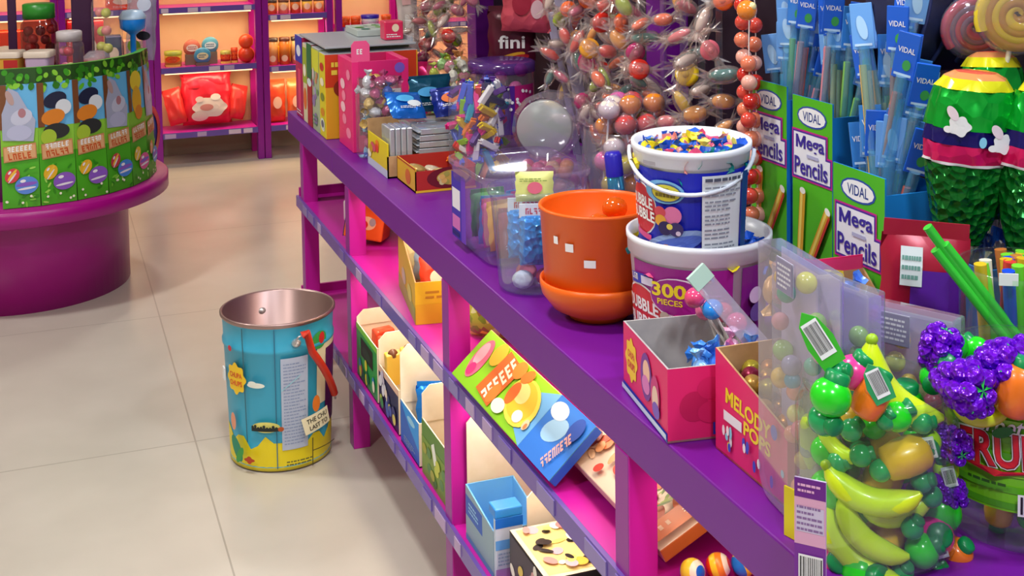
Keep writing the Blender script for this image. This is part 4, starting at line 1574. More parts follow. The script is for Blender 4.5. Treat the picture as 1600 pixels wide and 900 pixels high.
for px, py, rot in ((1345, 712, (.5, 1.2, 0)), (1376, 735, (1.2, .5, 1)), (1440, 752, (.8, 1, 0)), (1455, 775, (.2, .8, 3)), (1298, 838, (1, 0, 0)), (1425, 825, (.4, .4, 0)), (1310, 722, (1, 1, 0)), (1410, 895, (.6, .1, 0)), (1460, 890, (.3, .9, 0)), (1440, 660, (.4, 1.5, 0)), (1385, 655, (.6, .1, 0)), (1330, 672, (0, 1, 0))):
    fr(dkball, px, py, rot, 'dark green ball fruit', .018, 1.05)
for px, py in ((1305, 878), (1460, 838)):
    fr(peach, px, py, (R(60), 0, R(-20)), 'pink ball fruit', .022, 1.25)
for px, py, rz in ((1478, 735, -25), (1462, 845, -20), (1450, 690, -35)):
    fr(tagged, px, py, (0, R(-15), R(rz)), 'lime ball fruit with a barcode tag', .02, .95)
for px, py in ((1480, 765), (1488, 690), (1340, 872)):
    fr(grape, px, py, rot_rand(), 'purple grape bunch', .028, .75)
fr(orange, 1490, 870, (.6, .3, 0), 'orange barrel fruit', .024, .9)
for q in heap_points(.058, .03, .17, .039):
    if visible_side(q, .058, .3, .14):
        random.choice((apple, apple2, apple2, dkball, dkball, lemon)).put((FX + q[0], FY + q[1], TOP + q[2]), rot_rand(), 'green or golden fruit sweet deep inside the front fruit jar', 'fruit sweets deep inside the front jar')
# the heap above the rim
UP_ = 'fruit sweet heaped above the rim of the front fruit jar'
for pool, px, py, d_, rot, sc, nm in ((apple, 1298, 620, 1.44, (0, .4, 0), 1.15, 'large glossy green ball '), (dkball, 1288, 655, 1.45, (1.6, 0, 0), 1.5, 'dark green ball '), (peach, 1335, 582, 1.48, (.3, .5, 0), 1.15, 'hot pink ball '), (dkball, 1308, 580, 1.46, (1, 1, 0), 1.1, 'small dark green ball '), (orange, 1362, 620, 1.46, (.2, .5, .3), 1.0, 'orange barrel ')):
    pool.put(at(px, py, d=d_), rot, nm + UP_, None, sc)
q = at(1408, 600, d=1.48)
banana.put(q, (Matrix.Rotation(R(-24), 4, 'Z') @ Matrix.Rotation(R(48), 4, 'Y')).to_euler(), 'long yellow banana ' + UP_, None, 1.65)
lt = thing('leaf_tag', 'green leaf shaped tag with a barcode standing above the front fruit jar', 'tag', at(1305, 570, d=1.45), 0, None, (R(-10), R(-32), R(-20)))
G().prism([(-.014, 0), (.014, 0), (.017, .03), (.012, .055), (0, .068), (-.012, .055), (-.017, .03)], -.0015, .0015, P('#3ab82a', .35), Matrix.Rotation(PI / 2, 4, 'X')).build('leaf', lt)
p = Print(plane_map((0, -.002, .034), (1, 0, 0), (0, 0, 1)))
p.bars(-.010, -.022, .010, .022)
p.build('barcode', lt)
lt = thing('leaf_tag', 'green leaf shaped tag with a barcode in front of the orange barrel sweet', 'tag', at(1385, 627, d=1.44), 0, None, (R(-10), R(-25), R(-20)))
G().prism([(-.012, 0), (.012, 0), (.014, .02), (.010, .036), (0, .045), (-.010, .036), (-.014, .02)], -.0015, .0015, P('#2aa060', .35), Matrix.Rotation(PI / 2, 4, 'X')).build('leaf', lt)
p = Print(plane_map((0, -.002, .022), (1, 0, 0), (0, 0, 1)))
p.bars(-.008, -.016, .008, .016)
p.build('barcode', lt)

# ================================================================== sherbet fruits tub
TX, TY, TR = 1.118, 1.232, .09
t = thing('sherbet_tub', 'clear tub with a green label reading sherbet fruits, right of the front fruit jar', 'tub', (TX, TY, TOP))
G().lathe([(0, .004), (.084, .004), (TR, .012), (TR, .2), (.086, .206), (.086, .212), (.089, .214), (.089, .22), (.085, .22)], clear('#f4fff4', .03, .42, .05, '#d8e8d8'), 56).build('tub_body', t)
p = Print(cyl_map(TR + .0008, TR + .0008, 0, .22, R(-149)), .0006)
p.rect(-.08, .055, .18, .178, P('#74c41c', .35), 36)
for k in range(6):
    p.rect(-.08, .058 + .02 * k, .18, .066 + .02 * k, P(('#4fa01a', '#5cb01c', '#8ad02a', '#4fa01a', '#63b41e', '#86cc26')[k], .35), 36)
p.text('Sherbet', -.006, .158, .075, P('#2c7a1c', .35), .022, .02, .3).text('Sherbet', -.007, .159, .075, WHITE, .022, .012, .3)
p.text('FRUITS', .018, .126, .128, WHITE, .046, .06, 0, .05, .004).text('FRUITS', .018, .126, .122, P('#8a1420', .35), .043, .035, 0, .05, .004).text('FRUITS', .018, .1265, .119, P('#d8202c', .35), .041, .018, 0, .05, .004)
p.poly([(-.035, .104), (.0, .097), (.06, .108), (.06, .111), (.0, .102), (-.034, .108)], P('#d8202c', .35))
p.ell(.008, .152, .012, .006, P('#1a7a2a'), rot=.5)
p.lines(-.03, .086, .03, .093, P('#2a5a10'), 1, .5)
p.glyphs(.05, .09, .03, .008, 4, WHITE, 0, 0, 2)
p.bars(.024, .056, .07, .082)
p.build('tub_label', t)
random.seed(9)
for q in heap_points(.058, .03, .08, .04):
    if visible_side(q, .058, .4):
        random.choice((lemon, lemon, dkball, apple2, grape)).put((TX + q[0], TY + q[1], TOP + q[2]), rot_rand(), 'fruit sweet in the bottom of the sherbet tub', 'fruit sweets at the bottom of the sherbet tub', .9)
lemon.put(on_cyl(1525, 862, TX, TY, TR - .024), (0, R(80), R(-20)), 'golden barrel fruit sweet lying at the foot of the sherbet tub', None, 1.05)
UT = 'heaped above the label of the sherbet tub'
for i, (px, py, d_, rot, sc) in enumerate(((1500, 600, 1.47, (1.4, .9, 0), 1.1), (1560, 572, 1.5, (1.2, -.6, .3), 1.15), (1530, 592, 1.52, (1.5, .2, 1), 1.1), (1590, 570, 1.5, (1.1, .9, 2), 1.0), (1466, 550, 1.55, (.2, .3, 0), .95), (1512, 622, 1.47, (1.5, 0, .4), .8))):
    grape.put(at(px, py, d=d_), rot, 'purple glitter grape bunch ' + UT, 'grape bunches above the sherbet tub', sc)
orange.put(at(1590, 610, d=1.47), (.1, .2, 0), 'orange barrel fruit sweet ' + UT, None, 1.2)
for px, py, d_ in ((1490, 540, 1.56), (1478, 575, 1.54), (1525, 548, 1.58), (1460, 590, 1.55)):
    apple2.put(at(px, py, d=d_), rot_rand(), 'green fruit sweet ' + UT, 'green fruit above the sherbet tub', 1.2)
banana.put(at(1533, 640, d=1.49), (0, .1, -.3), 'yellow banana sweet peeping under the grapes on the sherbet tub', None, .9)
# stack of sweets between: fill of tub behind the label
for q in heap_points(.05, .11, .2, .045):
    if visible_side(q, .05, .2, .16):
        apple2.put((TX + q[0], TY + q[1], TOP + q[2]), rot_rand(), 'green fruit sweet behind the label of the sherbet tub', 'green fruit behind the sherbet label', 1.2)

# ================================================================== straw jar and bag behind
SX, SY = 1.238, 1.368
t = thing('straw_jar', 'wide clear jar of long sugar straws behind the sherbet tub', 'jar', (SX, SY, TOP))
G().lathe([(0, .004), (.072, .004), (.077, .012), (.080, .262), (.083, .265), (.083, .275), (.079, .275)], clear('#f0fff0', .04, .45, .06, '#d8e4e0'), 48).build('jar_body', t)
lab = 'long sugar straw standing in the straw jar'
sp = []
for c in ('#3ac83a', '#e0b82a', '#1a4ad0', '#7ad83a', '#c87a3a', '#d83a3a', '#e8e0d0'):
    o = G().tube([(0, 0, 0), (0, 0, .27)], .0085, P(c, .25, 0, .3), 10).build('sugar_straw')
    tag(o, lab, 'sweet', 'sugar straws in the straw jar')
    sp.append(Pool(o))
random.seed(31)
for k in range(30):
    a = rnd(0, 2 * PI)
    rr = rnd(.0, .045)
    sp[(0, 1, 2, 3, 4, 0, 1, 4, 5, 6, 3, 4)[k % 12]].put((SX + rr * math.cos(a), SY + rr * math.sin(a), TOP + .012), (R(rnd(-8, 8)), R(rnd(-8, 8)), 0))
for i, (px, py, ang) in enumerate(((1530, 470, -38), (1545, 462, -38), (1515, 440, -36))):
    q = at(px, py, d=1.70)
    o = sp[0].put(q + Vector((.12 * math.sin(R(-ang)) * .94, -.12 * math.sin(R(-ang)) * .34, -.10)), (0, R(ang), R(-20)), 'bright green sugar straw slanting across the straw jar', 'slanting green straws in the straw jar', .8)
o = G().box(-.012, -.001, -.008, .012, .001, .008, WHITE).build('price_sticker', t, loc=(on_cyl(1576, 437, SX, SY, .0835) - Vector((SX, SY, TOP))), rot=(0, 0, R(-30)))
t = foil_bag('red_sweet_bag', 'red and crimson sweet bag with a white label standing behind the gumball packs', .12, .285, .045, foil('#a81436', .3, 14, .25, .1), (1.165, 1.498, TOP + .006), (0, R(3), R(-32)), None,
             lambda p, w, h: (p.rect(-w * .4, h * .08, w * .42, h * .5, P('#cf2218', .35), 6), p.rect(-.02, h * .5, .05, h * .84, P('#5a1a9a', .35), 4), p.rect(-w * .42, h * .5, -.005, h * .66, P('#4a3a4a', .35), 4), p.ell(-.018, h * .62, .012, .008, P('#3aa830')), p.rect(-w * .4, h * .45, -.012, h * .56, P('#1a2260', .35), 3), p.lines(-w * .38, h * .46, -.014, h * .55, P('#e8d85a'), 3), p.ell(.012, h * .33, .008, .05, P('#f09040'), rot=.5), p.glyphs(0, h * .2, .09, .018, 7, WHITE, -.22, .2, 5), p.rect(-.035, h * .76, -.005, h * .95, P('#d8e0e4', .4), 2), p.lines(-.033, h * .78, -.007, h * .92, P('#6a9a90'), 3)))

# ================================================================== green foil cones in a blue carton
CB = (1.355, 1.535)
t = thing('blue_carton', 'blue carton behind the straw jar holding the green foil cones', 'carton', (CB[0], CB[1], TOP))
open_carton(t, .21, .17, .24, .24, P('#1a66c8', .4), P('#1a66c8', .4))
FG, FDG = foil('#12b83a', .16, 32, .8, .55), foil('#0c7a2a', .16, 70, 1.0, .5)
FS, FP = foil('#cfd4dc', .14, 38, 1.0, .95), foil('#e81a6a', .2, 30, .5, .4)
FN, FY_ = foil('#1c1470', .2, 30, .5, .4), foil('#e4e020', .2, 30, .4, .3)


def foil_cone(label, loc, rot):
    t = thing('foil_cone', label, 'sweet bag', loc, 0, 'green foil cones', rot)
    wob = lambda a, j: 1 + .05 * math.sin(7 * a + j * .8) + .03 * math.sin(13 * a - j)
    sq = Matrix.Scale(.72, 4, (0, 1, 0))
    G().lathe([(.012, .0), (.03, .02), (.022, .05), (.034, .075), (.03, .10)], FS, 28, sq, wob=lambda a, j: 1 + .16 * math.sin(6 * a + 2 * j)).build('silver_foot', t)
    G().lathe([(.03, .10), (.046, .14), (.057, .19), (.062, .222)], FDG, 36, sq, wob=wob).build('tinsel_body', t)
    G().lathe([(.0625, .222), (.064, .226), (.0645, .252)], FP, 36, sq, wob=wob, ms=[P('#f0e8f0'), FP]).build('pink_band', t)
    G().lathe([(.0645, .252), (.065, .275)], FN, 36, sq, wob=wob).build('navy_band', t)
    G().lathe([(.065, .275), (.063, .31), (.056, .332)], FG, 36, sq, wob=wob).build('green_band', t)
    G().lathe([(.056, .332), (.045, .347), (.03, .355), (0, .357)], FY_, 36, sq, wob=wob, ms=[FY_, foil('#f0a060', .2, 30, .4, .3), foil('#e8604a', .2, 30, .4, .3)]).build('top_fold', t)
    mp = lambda a, b, hh: ((.068 + hh) * math.cos(R(-95) + a / .07), (.068 + hh) * .72 * math.sin(R(-95) + a / .07) - .003, b)
    p = Print(mp, .0006, .002)
    for u, v in ((-.03, .29), (.035, .268)):
        p.ell(u, v - .008, .016, .014, WHITE, lobes=5, amp=.12).ell(u - .011, v + .01, .007, .012, P('#f0dce6'), rot=.7).ell(u - .016, v - .014, .007, .005, WHITE)
    p.ell(.06, .262, .006, .012, P('#2a9ae0')).ell(.004, .262, .005, .008, P('#8ad0f0'))
    p.build('white_shapes', t)
    return t


foil_cone('green foil sweet cone with white shapes and a pink band, nearest the pencil boxes', at(1492, 402, d=1.9) + Vector((0, 0, -.075)), (R(2), R(4), R(-20)))
foil_cone('green foil sweet cone with a pink band, nearest the sherbet tub', at(1585, 425, d=1.86) + Vector((0, 0, -.07)), (R(2), R(10), R(0)))
foil_cone('shiny green foil sweet cone standing behind the other two cones', at(1555, 372, d=1.97) + Vector((0, 0, -.07)), (R(-4), R(6), R(25)))

# ================================================================== big swirl lollipops and the navy bag behind
def swirl_pop(label, loc, rot, c1, c2, r=.05, stick=.5):
    t = thing('swirl_lollipop', label, 'lollipop', loc, 0, 'big swirl lollipops', rot)
    pts, rs = [], []
    turns = 2.6
    for k, c in enumerate((c1, c2)):
        pts, rs = [], []
        for i in range(70):
            w = i / 69
            a = w * turns * 2 * PI + k * PI
            rr = r * (.08 + .92 * w)
            pts.append((rr * math.cos(a), 0, rr * math.sin(a)))
            rs.append(r * .185 * (.4 + .6 * min(1, w * 4)))
        G().tube(pts, rs, P(c, .15, 0, .5), 8).build('swirl', t)
    G().tube([(0, 0, -r), (0, 0, -stick)], .004, P('#f0ead8', .5), 8).build('stick', t)
    G().lathe([(0, -.014), (r * 1.05, -.012), (r * 1.16, 0), (r * 1.05, .012), (0, .014)], CLEAR2, 28, Matrix.Rotation(PI / 2, 4, 'X')).build('wrapper', t)
    return t


swirl_pop('big red and pink swirl lollipop left of the yellow one', at(1523, 42, d=2.05), (R(8), R(-6), R(-22)), '#c8485a', '#8a6a7a', .048, .55)
swirl_pop('big yellow swirl lollipop in the top right corner', at(1590, 22, d=1.95), (R(6), R(10), R(-26)), '#e8d02a', '#c8962a', .056, .52)
swirl_pop('red and grey swirl lollipop low behind the big red one', at(1515, 92, d=2.15), (R(14), R(-26), R(-22)), '#d0564e', '#9a8488', .04, .44)
o = G()
t = thing('navy_bag', 'dark navy quilted bag hanging behind the pencil boxes', 'bag', at(1452, 110, d=2.14), 0, None, (0, 0, R(-20)))
NV = noisy('#141838', '#1c2248', 20, .5, .2)
g = pillow(.22, .30, .13, NV, 16)
g.build('bag_body', t)
g = G()
for k in range(5):
    pts = []
    for i in range(12):
        w = i / 11
        a, b = -.09 + .04 * k + .03 * math.sin(PI * w), .02 + .26 * w
        x_, z_ = a / .11, b / .15 - 1
        pts.append((a, -.0655 * (max(0, (1 - x_ ** 4)) * max(0, (1 - z_ ** 4))) ** .6 * 1.05, b))
    g.tube(pts, .0035, P('#2c3668', .5), 6)
g.build('fold_piping', t)
G().tube([(-.03, 0, .29), (-.028, 0, .36), (0, 0, .385), (.028, 0, .36), (.03, 0, .29)], .007, NV, 8).build('carry_loop', t)
# ================================================================== the tin bucket on the floor
random.seed(77)
KX, KY, KR, KH = .618, 3.68, .160, .43
t = thing('tin_bucket', 'blue and yellow printed tin bucket with a red handle grip standing on the floor', 'bucket', (KX, KY, .001))
STEEL = P('#a98f8c', .35, .85)
TB = P('#3aa8cc', .35)
g = G()
r0, r1 = .143, KR


def kr(z):
    return r0 + (r1 - r0) * z / KH


prof, ms = [(r0 - .004, 0), (r0 + .003, .004), (r0 + .003, .014)], [STEEL, P('#c8b820', .4)]
for z, dr, m in ((.018, 0, TB), (.13, 0, TB), (.34, 0, TB), (.345, .004, TB), (.354, .004, TB), (.36, 0, TB), (.417, 0, TB), (.423, .006, STEEL), (.43, .006, STEEL)):
    prof.append((kr(z) + dr, z))
    ms.append(m)
G().lathe(prof + [(kr(.43) + .002, .432), (kr(.43) - .003, .428), (r0 - .003, .008), (0, .006)], STEEL, 72, ms=ms + [STEEL] * 4).build('can_body', t)
p = Print((lambda f_: (lambda a, b, h: f_(a, b * .86, h)))(cyl_map(r0 + .0005, r1 + .0005, 0, KH, R(-100))), .0007)
YL = P('#ecd81a', .4)
pts = [(-.3, .012), (.31, .012), (.31, .115)]
for i in range(25):
    u = .31 - .61 * i / 24
    pts.append((u, .105 + .022 * math.sin(i * 1.9) + .012 * math.sin(i * .7)))
for a, b in zip(range(24), range(1, 25)):
    u0, u1 = .31 - .61 * a / 24, .31 - .61 * b / 24
    p.k = 0
    p.poly([(u1, .014), (u0, .014), (u0, .105 + .022 * math.sin(a * 1.9) + .012 * math.sin(a * .7)), (u1, .105 + .022 * math.sin(b * 1.9) + .012 * math.sin(b * .7))], YL)
p.k = 1
p.rect(.12, .2, .3, .40, P('#e8dcb8', .4), 10).rect(.16, .12, .3, .38, P('#5a1a5a', .4), 8, 0).ell(.13, .42, .03, .03, P('#3a9a4a')).ell(.138, .425, .012, .02, P('#c82a2a'))
p.rect(.005, .075, .085, .385, P('#b4c0d8', .4), 6).lines(.012, .09, .078, .37, P('#8a9ac0', .5), 26, .35)
p.rect(-.012, .014, -.009, .485, P('#2a6a8a', .4), 2).rect(-.105, .1, -.102, .485, P('#2a5a6a', .4), 2)
p.rect(-.003, .3, .07, .303, P('#9ad0e0', .4), 4, .7)
p.ell(-.135, .31, .036, .05, P('#f2c81e'), lobes=8, amp=.1).text('CHUPA', -.135, .322, .05, P('#d84a1a', .4), .018, .02).text('CHUPS', -.135, .295, .05, P('#d84a1a', .4), .018, .02)
p.ell(-.155, .16, .012, .03, P('#e89a7a')).ell(-.15, .41, .008, .01, P('#c8283a'))
p.ell(-.065, .3, .026, .009, P('#e8ece0')).ell(-.075, .306, .012, .008, P('#e8ece0'))
p.ell(-.04, .16, .04, .018, P('#e6e07a')).rect(-.082, .146, .0, .158, P('#14201e'), 8)
for k in range(10):
    p.ell(-.078 + .0085 * k, .16 + .004 * math.sin(k * 2), .004, .006, P('#14201e'), n=8)
p.ell(.002, .157, .008, .008, P('#b0521e'))
p.ell(-.13, .08, .016, .045, P('#2a8a6a'), rot=.3).ell(-.12, .06, .01, .03, P('#3a9a4a'), rot=-.4)
p.ell(-.088, .05, .014, .011, P('#b8401a'), lobes=4, amp=.2)
p.ell(.1, .22, .012, .028, P('#e07a2a'))
p.rect(.06, .13, .145, .19, P('#f0e8c4', .4), 8, .22).text('THE CHU', .103, .172, .066, P('#2a2420', .5), .017, .015, .1, .22).text('LAST TO', .108, .148, .06, P('#2a2420', .5), .016, .015, .1, .22)
p.lines(.015, .03, .085, .05, P('#6a6a2a', .5), 2, .5)
p.rect(.085, .014, .088, .11, P('#4a4a1a', .5), 2).rect(.085, .065, .17, .068, P('#4a4a1a', .5), 4)
p.build('can_print', t)
# ears and the bail handle
HE = .372
for a in (R(-82), R(98)):
    G().ball(((kr(HE) + .004) * math.cos(a), (kr(HE) + .004) * math.sin(a), HE), (.014, .014, .012), P('#d8d8d8', .3, .7), 12, 8).build('ear', t)
a0 = R(-82)
pv = Vector(((kr(HE) + .016) * math.cos(a0), (kr(HE) + .016) * math.sin(a0), HE))
pe = Vector((kr(.26) * math.cos(R(-30)) * 1.1, kr(.26) * math.sin(R(-30)) * 1.1, .165))
wire = [pv + (pe - pv) * w + Vector((.10, -.12, 0)) * (w * (1 - w)) * .6 for w in [i / 10 for i in range(11)]]
G().tube([pv + Vector((-.01, 0, .0)), pv + Vector((0, -.004, .02)), pv + Vector((.02, -.008, .03))] + [q + Vector((.012, -.006, .03)) * (1 - i / 10) for i, q in enumerate(wire)][1:], .003, P('#c8c8cc', .3, .8), 8).build('bail_wire', t)
gr = [pv + Vector((.01, -.012, .028)), pv + Vector((.024, -.012, .034))] + [q + Vector((.008, -.008, .018)) * (1 - i / 10) for i, q in enumerate(wire)][2:10]
G().tube(gr, .011, P('#c4301c', .35), 10).build('handle_grip', t)
o = G().box(-.012, -.002, 0, .012, .002, .035, WHITE).build('price_sticker', t, loc=((kr(.26) + .006) * math.cos(R(-178)), (kr(.26) + .006) * math.sin(R(-178)), .24), rot=(0, 0, R(-88)))

# ================================================================== middle shelf
MZ = MID + .0006


def front_box(name, label, w, d, h, body, loc, rot, art, cat='box', group=None, side=None, top=None):
    """closed carton; art on its top face, base corner at the origin, x across, y deep"""
    t = thing(name, label, cat, loc, 0, group, rot)
    G().box(0, 0, 0, w, d, h, body, faces=[side, None, None, None, None, top]).build('carton', t, bevel=.002)
    return t


# orange and blue bag-like box tilted far down the shelf
t = thing('snack_box', 'tilted orange and blue snack box beside the second counter post', 'box', (.90, 3.735, MZ + .016), 0, None, (R(-6), R(8), R(-30)))
G().box(-.06, -.05, 0, .06, .05, .16, P('#f0601c', .4), faces=[P('#f2d8a0', .45), None, None, None, None, P('#f2d8a0', .45)]).build('carton', t, bevel=.005)
p = Print(plane_map((-.06, 0, 0), (0, -1, 0), (0, 0, 1)))
p.rect(-.05, .0, .05, .075, P('#1f62c8')).ell(0, .06, .045, .025, P('#2a72d8')).ell(-.01, .04, .02, .016, P('#e8dc6a')).ell(.02, .09, .012, .012, P('#f4f0d8'))
p.build('side_print', t)
p = Print(plane_map((0, -.05, 0), (1, 0, 0), (0, 0, 1)))
p.ell(.01, .05, .026, .02, P('#f8c8a0')).ell(.0, .045, .012, .012, P('#d82a1a')).ell(.025, .055, .01, .012, P('#a8a0a8')).lines(-.045, .1, .045, .13, WHITE, 2, .6)
p.build('front_print', t)
t = thing('white_pack', 'white and pink pack lying behind the second counter post', 'packet', (.955, 3.96, MZ), 0, None, (0, 0, R(20)))
G().box(-.05, -.06, 0, .05, .06, .07, P('#eee0e6', .4)).build('pack', t, bevel=.008)
p = Print(plane_map((-.05, 0, 0), (0, -1, 0), (0, 0, 1)))
p.ell(0, .03, .03, .018, P('#c85aa8')).lines(-.04, .045, .04, .06, P('#7a5ab8'), 2)
p.build('pack_print', t)

# yellow open carton
t = thing('yellow_carton', 'open yellow carton holding pale sachets, left of the third counter post', 'carton', (.98, 3.11, MZ), R(-8))
YC = P('#e0b81e', .45)
open_carton(t, .25, .32, .105, .175, CARD, YC)
p = Print(plane_map((-.125, 0, 0), (0, -1, 0), (0, 0, 1)))
p.rect(-.16, .0, .16, .04, P('#a8b04a')).ell(-.05, .06, .04, .02, P('#c8c0a0')).ell(.06, .05, .04, .02, P('#d8d060'))
p.build('side_print', t)
p = Print(plane_map((0, -.16, 0), (1, 0, 0), (0, 0, 1)))
p.rect(-.125, .0, .125, .05, P('#d8a81a')).lines(-.1, .06, .1, .085, P('#b8821a'), 2)
p.build('front_print', t)
for i, (x, y, z, c) in enumerate(((-.055, -.03, .10, '#e8503a'), (.055, -.03, .11, '#ece4dc'), (-.055, .04, .12, '#7aa0c8'), (.055, .04, .115, '#f07a5a'), (-.055, .11, .11, '#dcd8a8'), (.055, -.10, .095, '#f0a090'))):
    foil_bag('pale_sachet', ('red', 'white', 'blue', 'orange', 'cream', 'salmon')[i] + ' sachet standing in the open yellow carton', .09, .10, .03, foil(c, .3, 30, .4, .1), (.98 + x, 3.11 + y, MZ + z - .07), (R(rnd(-8, 4)), R(rnd(-6, 6)), R(rnd(-14, 0))), 'sachets in the yellow carton', lambda p, w, h: p.ell(0, h * .5, w * .25, h * .2, P('#f4ecd8')))
o = foil_bag('net_bag', 'yellow green net bag of sweets right of the third counter post', .14, .165, .07, confetti(['#a8b83a', '#d8d86a', '#7a9a2a', '#e0c83a', '#c8d8a0', '#8a6a3a'], 70, .4), (.985, 2.81, MZ + .002), (R(-5), 0, R(-40)), None, None, P('#c8d0b0'))
o = foil_bag('green_bag', 'plain dark green bag standing behind the net bag', .15, .17, .07, foil('#1a7a1c', .35, 25, .4, .1), (1.125, 2.82, MZ + .002), (R(-3), 0, R(-40)), None, lambda p, w, h: (p.ell(0, h * .8, w * .3, h * .05, P('#cfd8d0')), p.lines(-w * .3, h * .3, w * .3, h * .5, P('#a8d08a'), 3)))

# big easter carton: leaning face up over the rail
def lean_box(name, label, corner_a, corner_b, w, h, tilt, cat='box'):
    """front edge from corner_a (far) to corner_b (near) along the shelf lip, face tilted up towards the back"""
    A, B = Vector(corner_a), Vector(corner_b)
    ux = (B - A).normalized()
    t = thing(name, label, cat, A, 0)
    n = Vector((0, 0, 1)).cross(ux).normalized()
    uv = (n * math.cos(R(tilt)) + Vector((0, 0, 1)) * math.sin(R(tilt))).normalized()
    if uv.dot(Vector((1, 0, 0))) < 0:
        n = -n
        uv = (n * math.cos(R(tilt)) + Vector((0, 0, 1)) * math.sin(R(tilt))).normalized()
    nn = ux.cross(uv).normalized()
    t.rotation_euler = Matrix((ux, uv, nn)).transposed().to_euler()
    return t, (B - A).length


t, bw = lean_box('easter_carton', 'big bright green and blue easter carton with orange shapes, face up against the rail', at(705, 583, z=MZ + .022), at(858, 752, z=MZ + .022), 0, 0, 42)
eh = .125
G().box(0, 0, -.018, bw, eh, 0, P('#d8cfa8', .5), faces=[None, P('#1f5ac8', .4), P('#2a72d0', .4), P('#dcd0a0', .5), P('#d8cfa8', .5), P('#8ed01c', .4)]).build('carton', t, bevel=.002)
p = Print(plane_map((0, 0, 0), (1, 0, 0), (0, 1, 0)))
p.rect(bw * .72, 0, bw, eh, P('#2a78dc', .4)).poly([(bw * .72, 0), (bw * .72, eh), (bw * .60, eh * .8), (bw * .66, eh * .5), (bw * .58, eh * .2)], P('#6ab0ee', .4))
p.ell(bw * .83, eh * .55, bw * .07, eh * .2, P('#9accf4'), rot=.4).ell(bw * .78, eh * .8, bw * .06, eh * .14, P('#c8e2f8'))
p.ell(bw * .1, eh * .52, bw * .055, eh * .38, P('#f06a8a'), rot=.15).ell(bw * .085, eh * .6, bw * .035, eh * .22, P('#f8b0c0'), rot=.15).ell(bw * .1, eh * .3, bw * .03, eh * .12, P('#e0307a'))
p.ell(bw * .2, eh * .78, bw * .05, eh * .22, P('#f4b82a'), rot=-.3)
p.rect(bw * .24, eh * .1, bw * .40, eh * .92, P('#d86a1e'), 4, -.12).glyphs(bw * .335, eh * .5, eh * .8, .045, 6, P('#f8f0dc', .4), PI / 2 - .12, .1, 3)
p.ell(bw * .36, eh * .28, bw * .035, eh * .18, P('#f0802a')).ell(bw * .4, eh * .83, bw * .045, eh * .16, P('#f08a2a'))
p.ell(bw * .56, eh * .5, bw * .13, eh * .36, P('#f8d84a'), rot=-.2).ell(bw * .55, eh * .52, bw * .11, eh * .30, P('#f6c02a'), rot=-.2).ell(bw * .52, eh * .6, bw * .06, eh * .16, P('#f8e08a'), rot=-.2)
p.ell(bw * .47, eh * .5, bw * .035, eh * .2, P('#ea6a1a'), rot=.2).ell(bw * .48, eh * .84, bw * .04, eh * .12, P('#f07a1e'), rot=.5)
p.ell(bw * .6, eh * .3, bw * .035, eh * .1, P('#fdf6e0')).ell(bw * .45, eh * .2, bw * .05, eh * .12, P('#f4f0dc'))
p.ell(bw * .68, eh * .3, bw * .02, eh * .09, P('#e8c8a0'), rot=.4).ell(bw * .685, eh * .28, bw * .01, eh * .05, P('#d8824a'), rot=.4)
p.ell(bw * .94, eh * .75, bw * .04, eh * .2, P('#1a4ab0'))
p.glyphs(bw * .93, eh * .36, eh * .6, .024, 8, P('#f0b0a8', .4), PI / 2 - .3, .2, 4)
p.build('face_print', t)

# winter biscuit carton
t, bw = lean_box('biscuit_carton', 'white winter biscuit carton with an orange edge, face up behind the fourth counter post', Vector((.873, 2.10, MZ + .036)), Vector((.873, 1.735, MZ + .036)), 0, 0, 26)
eh = .15
G().box(0, 0, -.024, bw, eh, 0, P('#c8702a', .45), faces=[P('#e8dccc', .5), P('#c0642a', .45), P('#e4d4c0', .5), None, None, P('#e6d6c4', .5)]).build('carton', t, bevel=.002)
p = Print(plane_map((0, 0, 0), (1, 0, 0), (0, 1, 0)))
for k in range(46):
    u, v = rnd(.04, .9) * bw, rnd(.06, .94) * eh
    p.ell(u, v, rnd(.008, .02), rnd(.005, .011), P(random.choice(('#c83a2a', '#e07a4a', '#d8a070', '#b04a30', '#f0d0b0', '#e8603a'))), rnd(0, 3))
p.ell(bw * .2, eh * .62, .04, .02, P('#b8c4dc')).ell(bw * .13, eh * .8, .022, .012, P('#c82a2a'), .5).ell(bw * .16, eh * .66, .014, .01, P('#f4f4f4')).ell(bw * .24, eh * .75, .03, .016, P('#c0cce4'))
p.ell(bw * .08, eh * .35, .01, .02, P('#7a2a3a'), .5).ell(bw * .05, eh * .4, .008, .016, P('#9a5a6a'), .5)
for k in range(12):
    p.ell(bw * .72 + rnd(-.03, .05), eh * .4 + rnd(-.025, .025), .003, .016, P(random.choice(('#6a9a3a', '#8ab04a', '#4a7a2a'))), rnd(0, 3), n=8)
p.rect(bw * .88, 0, bw, eh, P('#c8682a', .4)).glyphs(bw * .94, eh * .66, eh * .44, .016, 7, P('#f4e8d8', .4), PI / 2, .2, 6).lines(bw * .92, eh * .1, bw * .955, eh * .3, P('#f0d8b8'), 2)
p.build('face_print', t)

